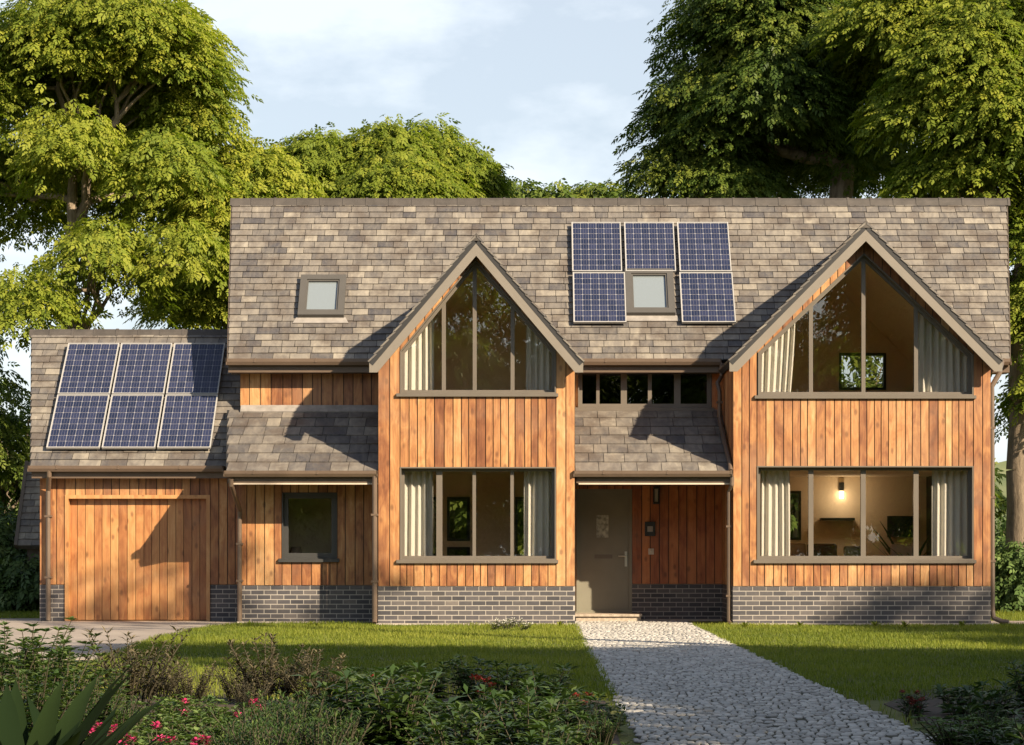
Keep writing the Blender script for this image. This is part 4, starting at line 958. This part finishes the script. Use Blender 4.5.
tree('broadleaf_tree', 'broad layered tree with rounded top seen over the middle of the roof', (X(385, Y), Y), Z(215, Y), [
    lobe(315, 168, Y, 62, 38), lobe(385, 158, Y, 66, 34), lobe(450, 178, Y, 48, 40), lobe(400, 190, Y - 1, 95, 30), lobe(432, 140, Y + 1, 22, 14), lobe(300, 200, Y, 50, 30), lobe(470, 198, Y, 22, 18)], 13, 123, 295, 0.99, .19, .24, tmean=.55)
Y = 34.0
for i, (px, py, w) in enumerate(((520, 190, 20), (555, 188, 22), (590, 190, 18), (612, 192, 14))):
    tree('young_tree', 'thin distant treetop just showing over the ridge between the larger trees', (X(px, Y), Y), Z(py + 60, Y), [lobe(px, py + 6, Y, w, 9, 1.0), lobe(px + 4, py + 30, Y, w, 20, 1.0)], 40 + i, 16, 40, .8, .34, .12, group='distant treetops over the ridge', mat='leaf_dark', tmean=.6)
Y = 14.0
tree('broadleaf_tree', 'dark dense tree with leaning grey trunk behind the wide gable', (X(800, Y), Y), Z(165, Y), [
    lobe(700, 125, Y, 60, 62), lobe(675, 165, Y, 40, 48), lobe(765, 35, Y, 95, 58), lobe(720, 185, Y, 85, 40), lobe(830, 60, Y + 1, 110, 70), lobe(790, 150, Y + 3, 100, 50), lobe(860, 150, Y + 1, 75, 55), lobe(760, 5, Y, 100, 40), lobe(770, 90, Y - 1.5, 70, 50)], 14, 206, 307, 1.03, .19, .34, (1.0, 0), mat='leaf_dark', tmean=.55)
Y = 10.0
tree('broadleaf_tree', 'tall tree with sunlit outer leaves past the wide gable corner', (X(1020, Y), Y), Z(330, Y), [
    lobe(985, 55, Y, 90, 60), lobe(930, 95, Y, 62, 45), lobe(1010, 130, Y - 1, 80, 50), lobe(960, 175, Y, 75, 35), lobe(910, 20, Y + 1, 80, 50), lobe(1045, 230, Y, 55, 60), lobe(1040, 320, Y, 50, 60), lobe(1040, 400, Y, 38, 40), lobe(1060, 20, Y, 80, 60)], 15, 190, 295, 0.99, .19, .30, tmean=.60)
# trees out on the sunny side that shade the lawn and the planting
def round_tree(name, label, x, y, h, r_, seed, n=110, tr=.25, group=None, dens=95, mat='leaf', lob=7, low=.35, tm=.45, csize=1.1):
    q = random.Random(seed); lobes = [(x, y, h - r_ * .75, r_ * .6, r_ * .6, r_ * .6)]
    for k in range(lob):
        a = 2 * math.pi * k / lob + q.uniform(-.3, .3); zz = h * low + (h - h * low - r_) * q.uniform(.1, .95); rr_ = r_ * q.uniform(.42, .6)
        lobes.append((x + math.cos(a) * r_ * .6, y + math.sin(a) * r_ * .6, zz, rr_, rr_, rr_ * .7))
    return tree(name, label, (x, y), h * low, lobes, seed, n, dens, csize, .36, tr, mat=mat, group=group, tmean=tm)
SHADE = 'trees on the sunny side of the lawn'
SL = 'broadleaf tree out beyond the lawn whose shade falls across the garden'
round_tree('broadleaf_tree', SL, 12.5, -21.0, 8.6, 3.8, 21, 120, group=SHADE)
round_tree('broadleaf_tree', SL, 18.8, -17.5, 9.6, 4.2, 22, 130, group=SHADE)
round_tree('broadleaf_tree', SL, 10.6, -29.0, 9.5, 4.2, 23, 130, group=SHADE)
round_tree('broadleaf_tree', SL, 17.5, -30.5, 12.5, 4.6, 24, 120, group=SHADE)
round_tree('broadleaf_tree', SL, 11.6, -24.8, 11.6, 3.0, 27, 80, group=SHADE, low=.55)
round_tree('broadleaf_tree', SL, 13.2, -28.0, 14.2, 3.2, 28, 80, group=SHADE, low=.6)
round_tree('broadleaf_tree', SL, 31.0, 1.0, 18.0, 5.5, 25, 150, .4, group=SHADE, csize=1.5)
round_tree('broadleaf_tree', SL, 33.0, 12.0, 18.0, 5.5, 26, 150, .4, group=SHADE, csize=1.5)
# trees behind the viewpoint, mirrored in the panes
RL = 'tall garden tree facing the house, mirrored in its window panes'; RG = 'trees facing the house across the garden'
for i, (x, y, h, r_, dn) in enumerate(((-3.5, -52, 15, 5.5, 120), (6.5, -58, 17, 6.0, 120), (-14, -55, 15, 5.5, 110), (17, -62, 18, 6.5, 120), (-25, -60, 16, 6, 100), (1.5, -66, 17, 6.5, 170), (-8.5, -64, 15, 6, 160))):
    round_tree('broadleaf_tree', RL, x, y, h, r_, 31 + i, dn, .35, group=RG, csize=1.3, low=.22)
# low greenery beside and behind the buildings
def bush(label, x, y, w, h, seed, mat='shrub_leaf', group=None, n=26, dens=70, cs=.5, ls=.17, tm=.45, name='shrub'):
    lobes = [(x, y, h * .5, w * .5, w * .5, h * .48)] + [(x + math.cos(a) * w * .38, y + math.sin(a) * w * .38, h * .38, w * .3, w * .3, h * .34) for a in (0.3, 1.9, 3.4, 5.0)]
    o = tree(name, label, (x, y), h * .2, lobes, seed, n, dens, cs, ls, .05, mat=mat, group=group, tmean=tm); o['category'] = 'shrub'; return o
for i, (px, Yb, w, h) in enumerate(((-10, 10, 2.4, 2.6), (22, 9.0, 2.0, 1.5), (8, 17, 3.8, 7.6), (-30, 15, 3.4, 7.0), (40, 8.6, 1.6, 1.4), (35, 19, 3.5, 5.8))):
    bush('dark green shrub growing beyond the garage end', X(px, Yb), Yb, w, h, 60 + i, 'leaf_dark' if i in (2, 3, 5) else 'shrub_leaf', 'shrubs beyond the garage', 40, 80, .6, .22, .55)
for i, (px, Yb, w, h) in enumerate(((1016, 12, 1.6, 2.0), (1035, 8, 1.4, 1.7), (1012, 22, 2.2, 1.6))):
    bush('light green shrub growing past the outer corner downpipe', X(px, Yb), Yb, w, h, 70 + i, 'pale_leaf', 'shrubs past the house corner', 34, 80, .5, .22, .5)
for i in range(9):
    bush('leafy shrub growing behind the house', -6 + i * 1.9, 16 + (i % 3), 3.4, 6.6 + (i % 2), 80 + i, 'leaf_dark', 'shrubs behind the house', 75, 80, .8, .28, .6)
for i in range(10):
    bush('tall clipped boundary shrub facing the house from the far side of the garden', -34 + i * 7.2, -66 - (i % 3) * 2, 8.5, 6.5 + (i % 3) * .8, 95 + i, 'leaf', 'boundary shrubs facing the house', 60, 80, 1.3, .36, .5)
for i in range(8):
    bush('leafy shrub in the row facing the house, in front of the boundary shrubs', -24 + i * 6.8, -50 - (i % 2) * 2, 5.5, 3.6 + (i % 3) * .7, 295 + i, 'leaf', 'shrub row facing the house', 50, 80, 1.1, .34, .5)
# thin crowned trees whose branches throw broken shade on the walls
for i, (x, y, h, r_, lo, n) in enumerate(((13.2, -19.6, 17.4, 2.0, .76, 11), (27.0, -21.5, 17.2, 3.2, .80, 30), (17.6, -23.4, 17.6, 1.8, .85, 0), (7.5, -13.5, 12.0, 1.8, .80, 0))):
    if n: round_tree('slender_tree', 'slender thin crowned tree casting broken shade on the walls and roof', x, y, h, r_, 320 + i, n, .2, 'slender trees on the sunny side', (26, 55, 26)[i], 'leaf', (2, 5, 2)[i], lo, .5, .9)
# the slate roofed outbuilding behind the garage
ob = empty('outbuilding', (-10.2, 10.0, 0), 'low outbuilding with sloping slate roof half hidden behind the garage', 'outbuilding')
Yo = 8.0; s_ = S(Yo); m = MB(); m.box(X(24, Yo), X(24, Yo) + 2.6, Yo + .3, Yo + 3, 0, 1.6); m.build('wall', 'soffit', ob)
P0 = Vector((0, Yo, Z(546, Yo))); pk = Vector((0, Yo + 1.4, Z(462, Yo + 1.4))); V_ = (pk - P0).normalized(); N_ = Vector((0, -V_.z, V_.y)); Lo = (pk - P0).length
m = MB(); a0, a1 = X(17, Yo), X(28, Yo + 1.4); m.prism([P0 + Vector((a0, 0, 0)), P0 + Vector((a0 + 3, 0, 0)), pk + Vector((a0 + 3, 0, 0)), pk + Vector((a1, 0, 0))], -N_ * .1, .3)
slates(m, P0, V_, N_, a0, a0 + 3, a1, a0 + 3, Lo, .17, .3); ro = m.build('roof', 'slate', ob)
m = MB(); m.obox(P0 + Vector((a0 - .06, 0, 0)) - N_ * .11, pk + Vector((a1, 0, 0)) - P0 - Vector((a0, 0, 0)), N_ * .15, Vector((.07, 0, 0))); m.build('verge', 'soffit', ro)

# ================================================================== planting
def leaves_mesh(rows, seed, angs=(0.0,), lens=(1.0,), wid=.3, droop=.3):
    """rows of (centre, axis, normal, size, tint)"""
    r = np.random.default_rng(seed); C = np.array([tuple(q[0]) for q in rows], float); A = unit(np.array([tuple(q[1]) for q in rows], float)); N_ = unit(np.array([tuple(q[2]) for q in rows], float))
    return leaf_arrays(C, A, N_, np.array([q[3] for q in rows]), np.array([q[4] for q in rows]), angs, lens, wid, droop, r)
def stem_plant(name, label, cat, group, seed, n_stem, h, spread, leaf_len, whorl, mat, stemmat='stem', wid=.3, up=.35, tips=True, tm=.45, start=.25, flower=None, lean=.35):
    q = random.Random(seed); root = empty(name, (0, 0, 0), label, cat, group); st = MB(); rows = []; fl = []
    for i in range(n_stem):
        a = q.uniform(0, 6.283); d = math.sqrt(q.random()) * spread; bx, by = math.cos(a) * d * .35, math.sin(a) * d * .35; hh = h * q.uniform(.6, 1.1); tx, ty = math.cos(a) * d + q.gauss(0, .03), math.sin(a) * d + q.gauss(0, .03)
        pts = [(bx + (tx - bx) * k ** 1.3, by + (ty - by) * k ** 1.3, hh * k + (0 if k else -.03)) for k in (0, .3, .6, .85, 1)]
        st.tube(pts, [.008, .007, .006, .004, .003], 5, cap=False)
        nw = max(3, int(hh * (1 - start) / whorl)); tint = min(1, max(0, q.gauss(tm, .12)))
        for k in range(nw + 1):
            f = start + (1 - start) * k / nw; p = Vector((bx + (tx - bx) * f ** 1.3, by + (ty - by) * f ** 1.3, hh * f)); last = k == nw; m_ = 7 if last and tips else 4; ph = q.uniform(0, 6.28)
            for j in range(m_):
                an = ph + 6.283 * j / m_ + q.uniform(-.3, .3); u = up + q.uniform(-.25, .25) + (.35 if last else 0); ax = Vector((math.cos(an), math.sin(an), u))
                rows.append((p, ax, Vector((-math.cos(an) * u, -math.sin(an) * u, 1)), leaf_len * q.uniform(.7, 1.2) * (1.1 - .35 * f), min(1, max(0, tint + .25 * (f - .6) + q.gauss(0, .08)))))
        fl.append((tx, ty, hh))
    st.build('stems', stemmat, root, fixn=False, smooth=True)
    V, qd, T = leaves_mesh(rows, seed, (0.0,), (1.0,), wid, .35); np_mesh('foliage', V, qd, T, mat, root)
    if flower:
        for (x, y, z) in fl:
            fr = []
            for _ in range(flower[1]):
                an = q.uniform(0, 6.28); u = q.uniform(-.1, 1.1); rad = q.uniform(0, flower[2])
                fr.append((Vector((x + math.cos(an) * rad, y + math.sin(an) * rad, z + .01 + q.uniform(-.015, .02))), Vector((math.cos(an), math.sin(an), u)), Vector((-math.cos(an) * .5, -math.sin(an) * .5, 1)), flower[3] * q.uniform(.7, 1.2), q.random()))
            V, qd, T = leaves_mesh(fr, seed + 1, (0.0,), (1.0,), .75, .1); np_mesh('flower_head', V, qd, T, flower[0], root)
    return root
def gpos(px, py): x, y = ground_at(px, py); return (x, y, .01)
used = set()
def put(proto, px, py, s=1.0, rz=None, label=None, sx=None):
    rz = rng.uniform(0, 6.28) if rz is None else rz
    if proto.name not in used:
        used.add(proto.name); proto.location = gpos(px, py); proto.rotation_euler = (0, 0, rz); proto.scale = (s, s, s); return proto
    return copy_thing(proto, gpos(px, py), rz, s, label)
LS = [stem_plant('leafy_shrub', 'dark green shrub with whorled lance shaped leaves massed in the front border', 'shrub', 'leafy shrubs massed in the borders', 100 + i, 15, .27 + .07 * i, .26, .16, .05, 'shrub_leaf', wid=.27, tm=.38 + .05 * i, start=.12) for i in range(4)]
TS = [stem_plant('twiggy_shrub', 'brown twiggy shrub with narrow dry leaves at the lawn edge by the driveway', 'shrub', 'brown twiggy shrubs at the lawn edge', 110 + i, 26, .48, .40, .095, .03, 'twig_leaf', wid=.22, up=.8, tm=.5, start=.2) for i in range(3)]
MC = [stem_plant('mounded_plant', 'low mound of pale green rosettes among the pink flowers', 'plant', 'pale green mounds in the flower bed', 120 + i, 34, .22, .27, .06, .03, 'pale_leaf', wid=.55, up=.35, tm=.5, start=.3) for i in range(3)]
FP = [stem_plant('flowering_plant', 'pink flowered border plant with small bright flower heads', 'flower', 'pink flowering plants in the bed', 130 + i, 3, .26, .12, .07, .05, 'shrub_leaf', wid=.3, tm=.5, flower=('pink_petal', 26, .022, .028)) for i in range(2)]
RP = [stem_plant('flowering_plant', 'dark red flowered plant tucked among the leafy shrubs', 'flower', 'dark red flowering plants among the shrubs', 140 + i, 5, .32, .12, .08, .05, 'shrub_leaf', wid=.3, tm=.4, flower=('red_petal', 30, .03, .036)) for i in range(2)]
GP = [stem_plant('spiky_plant', 'fine upright green plant with needle like leaves in the flower bed', 'plant', 'fine leaved green plants in the bed', 150 + i, 40, .34, .22, .06, .022, 'shrub_leaf', wid=.18, up=1.2, tm=.42, start=.03) for i in range(2)]
OB = [stem_plant('oval_leaf_bush', 'tall loose bush with small oval leaves in front of the driveway', 'shrub', 'loose oval leaved bushes before the driveway', 160 + i, 30, .72, .50, .08, .045, 'shrub_leaf', wid=.5, up=.5, tm=.6, start=.08) for i in range(2)]
WP = [stem_plant('daisy', 'tiny white daisies growing against the wall base under the small gable', 'flower', 'white daisies at the wall base', 170, 9, .12, .16, .05, .04, 'shrub_leaf', wid=.3, flower=('white_petal', 10, .012, .03)),]
# positions read as the foot of each plant on the ground
for px, py, s in ((352, 700, .95), (395, 702, 1.0), (432, 704, 1.05), (470, 706, .9), (505, 712, .85), (545, 714, .95), (590, 722, .9), (618, 735, .8), (330, 722, 1.0), (372, 724, 1.0), (415, 730, 1.05), (455, 735, 1.0), (500, 738, 1.0), (545, 742, 1.0), (588, 748, .9), (350, 752, 1.05), (395, 757, 1.05), (440, 760, 1.05), (485, 764, 1.0), (530, 770, 1.0), (575, 776, 1.0), (615, 782, .8), (310, 745, .95), (385, 782, 1.0), (460, 788, 1.0), (540, 796, 1.0), (600, 806, .9), (330, 785, .9)): put(rng.choice(LS), px - (10 if 560 < px < 640 else 0) + (34 if px > 850 else 0), py, s * rng.uniform(.58, 1.05) * (.75 if 560 < px < 640 else 1))
for px, py, s in ((930, 716, 1.0), (965, 720, .95), (1000, 712, .8), (1030, 716, .8), (945, 742, .95), (985, 745, .75), (1025, 742, .8), (880, 715, .55), (960, 768, .9), (1000, 772, .8), (1040, 770, .8), (985, 795, .9), (1030, 800, 1.0), (1060, 735, 1.0)): put(rng.choice(LS), px - (10 if 560 < px < 640 else 0) + (34 if px > 850 else 0), py, s * rng.uniform(.58, 1.05) * (.75 if 560 < px < 640 else 1))
for px, py, s in ((130, 706, 1.15), (158, 700, .75), (190, 708, .65), (236, 702, .6), (268, 706, 1.05), (312, 708, .85), (250, 718, .55)): put(rng.choice(TS), px, py, s)
for px, py, s in ((158, 738, 1.0), (190, 735, 1.1), (222, 740, 1.0), (140, 752, .9), (175, 758, 1.1), (210, 760, 1.0), (245, 755, .9), (160, 775, 1.0), (200, 780, 1.0), (130, 768, .9), (345, 748, .9), (372, 756, 1.0), (398, 750, .8), (432, 762, .9), (512, 764, .9), (560, 760, .8), (955, 752, .9), (1005, 756, .9)): put(rng.choice(MC), px, py, s)
for px, py, s in ((182, 742, .95), (250, 742, .95), (258, 744, 1.0), (108, 770, .95), (125, 775, 1.0), (152, 775, 1.0), (176, 786, .9), (92, 782, 1.0), (198, 790, 1.0), (212, 788, .9), (138, 785, .9)): put(rng.choice(FP), px, py, s)
for px, py, s in ((382, 716, .8), (482, 716, .85), (578, 736, .75), (908, 722, .6), (918, 724, .5)): put(rng.choice(RP), px, py, s)
for px, py, s in ((275, 755, 1.0), (300, 762, 1.05), (255, 770, 1.0), (285, 780, 1.05), (315, 790, 1.0), (235, 785, .9), (265, 795, 1.0), (120, 752, .9), (340, 770, .9), (100, 745, .85), (470, 752, .8), (600, 756, .7), (985, 752, .7)): put(rng.choice(GP), px, py, s)
for px, py, s in ((10, 735, 1.0), (38, 742, .95), (62, 748, .85), (-15, 745, 1.0), (80, 760, .7), (25, 770, .9), (95, 735, .6)): put(rng.choice(OB), px, py, s)
for px, py, s in ((500, 628, 1.0), (507, 630, .9), (515, 628.5, 1.1), (523, 631, .9), (494, 630, .8)): put(WP[0], px, py, s)
for o in LS + TS + MC + FP + RP + GP + OB:
    if o.name not in used:
        for c in list(o.children): bpy.data.objects.remove(c)
        bpy.data.objects.remove(o)
def strap(label, px, py, seed, n, L, w, mat, group=None, up=(.9, 2.0)):
    q = random.Random(seed); root = empty('strap_leaf_plant', gpos(px, py), label, 'plant', group); m = MB(); lx, ly = root.location.x, root.location.y
    for i in range(n):
        an = q.uniform(0, 6.28); u = q.uniform(*up); d = Vector((math.cos(an), math.sin(an), u)).normalized(); sd = Vector((-math.sin(an), math.cos(an), 0)); l = L * q.uniform(.65, 1.1); t = q.random(); P = []
        for k in range(7):
            f = k / 6; wv = w * (math.sin(math.pi * min(1, .18 + f * .82)) ** .8) * .5; c = Vector((lx, ly, 0)) + d * l * f - Vector((0, 0, 1)) * l * .22 * f * f + Vector((math.cos(an), math.sin(an), 0)) * l * .12 * f * f
            P.append((c - sd * wv + Vector((0, 0, wv * .35)), c, c + sd * wv + Vector((0, 0, wv * .35))))
        base = len(m.v); m.v += [tuple(c) for row in P for c in row]
        for k in range(6):
            for e in (0, 1): b = base + k * 3 + e; m.f.append((b, b + 1, b + 4, b + 3)); m.t.append(t)
    m.build('foliage', mat, root, smooth=True, fixn=False); return root
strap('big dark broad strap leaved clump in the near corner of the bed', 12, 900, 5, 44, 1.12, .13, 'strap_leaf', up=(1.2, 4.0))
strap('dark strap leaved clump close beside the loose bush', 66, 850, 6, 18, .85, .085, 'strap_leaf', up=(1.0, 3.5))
strap('slender bright green sword leaved plant between bush and twiggy shrubs', 103, 742, 7, 8, .46, .035, 'pale_leaf', up=(2.0, 5.0))
strap('arching pale bladed plant in front of the twiggy shrubs', 122, 735, 8, 9, .42, .03, 'pale_leaf', up=(.6, 1.6))
for i, (px, py) in enumerate(((310, 627), (318, 627.5), (250, 627.5), (560, 627), (745, 628.5), (800, 627.5), (875, 627), (905, 627.5), (962, 627))):
    strap('small green weed tuft sprouting at the foot of the house wall', px, py, 200 + i, 14, .16, .03, 'grass', 'weed tufts along the wall foot', (1.0, 3.0))
# indoor plants and small things seen through the panes
def palm(px, py0, py1, Yp, z0, label, seed):
    h = Z(py0, Yp) - z0; root = empty('potted_palm', (X(px, Yp), Yp, z0), label, 'house plant'); q = random.Random(seed); m = MB(); x = X(px, Yp)
    for i in range(13):
        an = q.uniform(0, 6.28); u = q.uniform(.8, 2.6); d = Vector((math.cos(an), math.sin(an), u)).normalized(); sd = Vector((-math.sin(an), math.cos(an), 0)); l = (h - .35) * q.uniform(.6, 1.05); P = []
        for k in range(6):
            f = k / 5; w = .07 * math.sin(math.pi * (.12 + .85 * f)) * .5; c = Vector((x, Yp, z0 + .38)) + d * l * f + Vector((math.cos(an), math.sin(an), -.6)) * l * .25 * f * f; P.append((c - sd * w, c + sd * w))
        for k in range(5): m.poly([P[k][0], P[k][1], P[k + 1][1], P[k + 1][0]], q.random() * .6)
    m.build('foliage', 'shrub_leaf', root, fixn=False); m = MB(); m.lathe((x, Yp, z0), [(.13, 0), (.19, .32), (.20, .36), (.17, .36), (.16, .33)], 14); m.build('pot', 'pot', root)
palm(908, 505, 0, 4.4, .15, 'tall potted palm in front of the wall mounted screen indoors', 31)
palm(924, 528, 0, 2.6, .15, 'dark potted plant beside the wide downstairs curtain by the outer corner', 33)
palm(457, 372, 0, 3.2, 2.95, 'dark potted plant behind the small gable window upstairs', 35)
t_ = empty('table', (X(308, 2.3), 2.3, .15), 'low table behind the small window below the bay canopy', 'table')
m = MB(); m.box(X(308, 2.3) - .55, X(308, 2.3) + .55, 2.05, 2.55, .93, .97); m.build('tabletop', 'oak_floor', t_)
for sx in (-.5, .46):
    for sy in (2.08, 2.49): m = MB(); m.box(X(308, 2.3) + sx, X(308, 2.3) + sx + .04, sy, sy + .04, .15, .93); m.build('leg', 'oak_floor', t_)
t_ = empty('table_lamp', (X(296, 2.2), 2.2, .97), 'small table lamp with tan shade behind the small bay window', 'lamp'); x = X(296, 2.2)
m = MB(); m.lathe((x, 2.2, .97), [(.06, 0), (.06, .02), (.015, .04), (.015, .2)], 12); m.build('base', 'black_plastic', t_); m = MB(); m.lathe((x, 2.2, 1.15), [(.13, 0), (.09, .2), (.085, .2), (.125, .0)], 14); m.build('lamp_shade', 'chair_cream', t_)
m = MB(); x = X(307, 2.15); m.obox((x, 2.15, .972), (.13, 0, 0), (.01, .03, 0), (-.06, .05, .24)); tag(m.build('book', 'chair_cream'), 'pinkish book leaning on the table behind the small bay window', 'book')
m = MB(); x = X(322, 2.2); m.lathe((x, 2.2, .972), [(.05, 0), (.13, .04), (.15, .09), (.12, .15), (.04, .18)], 12); tag(m.build('cushion', 'green_cloth', smooth=True), 'round green cushion on the table behind the small bay window', 'cushion')

# ================================================================== grass of the lawn: short blades, too many to count
r = np.random.default_rng(5)
def blades(n, x0, x1, y0, y1, ok, hm=.036):
    P = np.stack([r.uniform(x0, x1, n), r.uniform(y0, y1, n)], 1); P = P[ok(P[:, 0], P[:, 1])]; n = len(P); an = r.uniform(0, 6.283, n); h = hm * r.uniform(.5, 1.5, n); w = r.uniform(.003, .006, n)
    cl = np.sin(P[:, 0] * 1.7 + 2 * np.sin(P[:, 1] * .9)) * np.sin(P[:, 1] * 1.3 + 1.1 * np.sin(P[:, 0] * 1.1)); h = h * (1 + .35 * cl)
    d = np.stack([np.cos(an), np.sin(an)], 1); ln = h * r.uniform(.1, .9, n); sd = np.stack([-d[:, 1], d[:, 0]], 1)
    z0 = np.zeros(n); b1 = np.column_stack([P - sd * w[:, None], z0]); b2 = np.column_stack([P + sd * w[:, None], z0]); t2 = np.column_stack([P + d * ln[:, None] + sd * w[:, None] * .3, h]); t1 = np.column_stack([P + d * ln[:, None] - sd * w[:, None] * .3, h])
    return np.stack([b1, b2, t2, t1], 1).reshape(-1, 3), np.clip(.47 + .16 * cl + .16 * np.sin(P[:, 0] * .55 + 1.3 * np.sin(P[:, 1] * .33)) * np.sin(P[:, 1] * .41 + .6) + r.normal(0, .19, n), 0, 1)
def okl(x, y):
    edge = np.interp(y, [-14, -12.6, -9, -6.6, -3, -.6, .3, 1.78], [-5.1, -5.15, -5.35, -5.52, -5.56, -5.5, -5.25, -5.2])
    a = (x > edge - .03) & (x < PX0 + .03) & (y < np.where(x < GABLES[0]['x0'], .86, -.15))
    b = (x > PX1 - .03) & (x < 13) & (y < np.where(x < 8.05, -.15, .2))
    return a | b
V1, T1 = blades(330000, -5.7, 13, -20, 1.0, okl)
V2, T2 = blades(30000, 7.9, 15, 1.9, 12, lambda x, y: x > 0, .06); V3, T3 = blades(30000, -17, -8.95, 3.4, 12, lambda x, y: x < 0, .06)
V4, T4 = blades(26000, -5.7, 9, -23, .2, lambda x, y: okl(x, y) & ((np.abs(x - PX0) < .10) | (np.abs(x - PX1) < .10)), .065)
V = np.concatenate([V1, V2, V3, V4]); T = np.concatenate([T1, T2, T3, T4])
g_ = np_mesh('grass', V, np.arange(len(V), dtype=np.int32).reshape(-1, 4), T, 'grass'); tag(g_, 'short lit green grass of the front lawn', 'grass', kind='stuff')
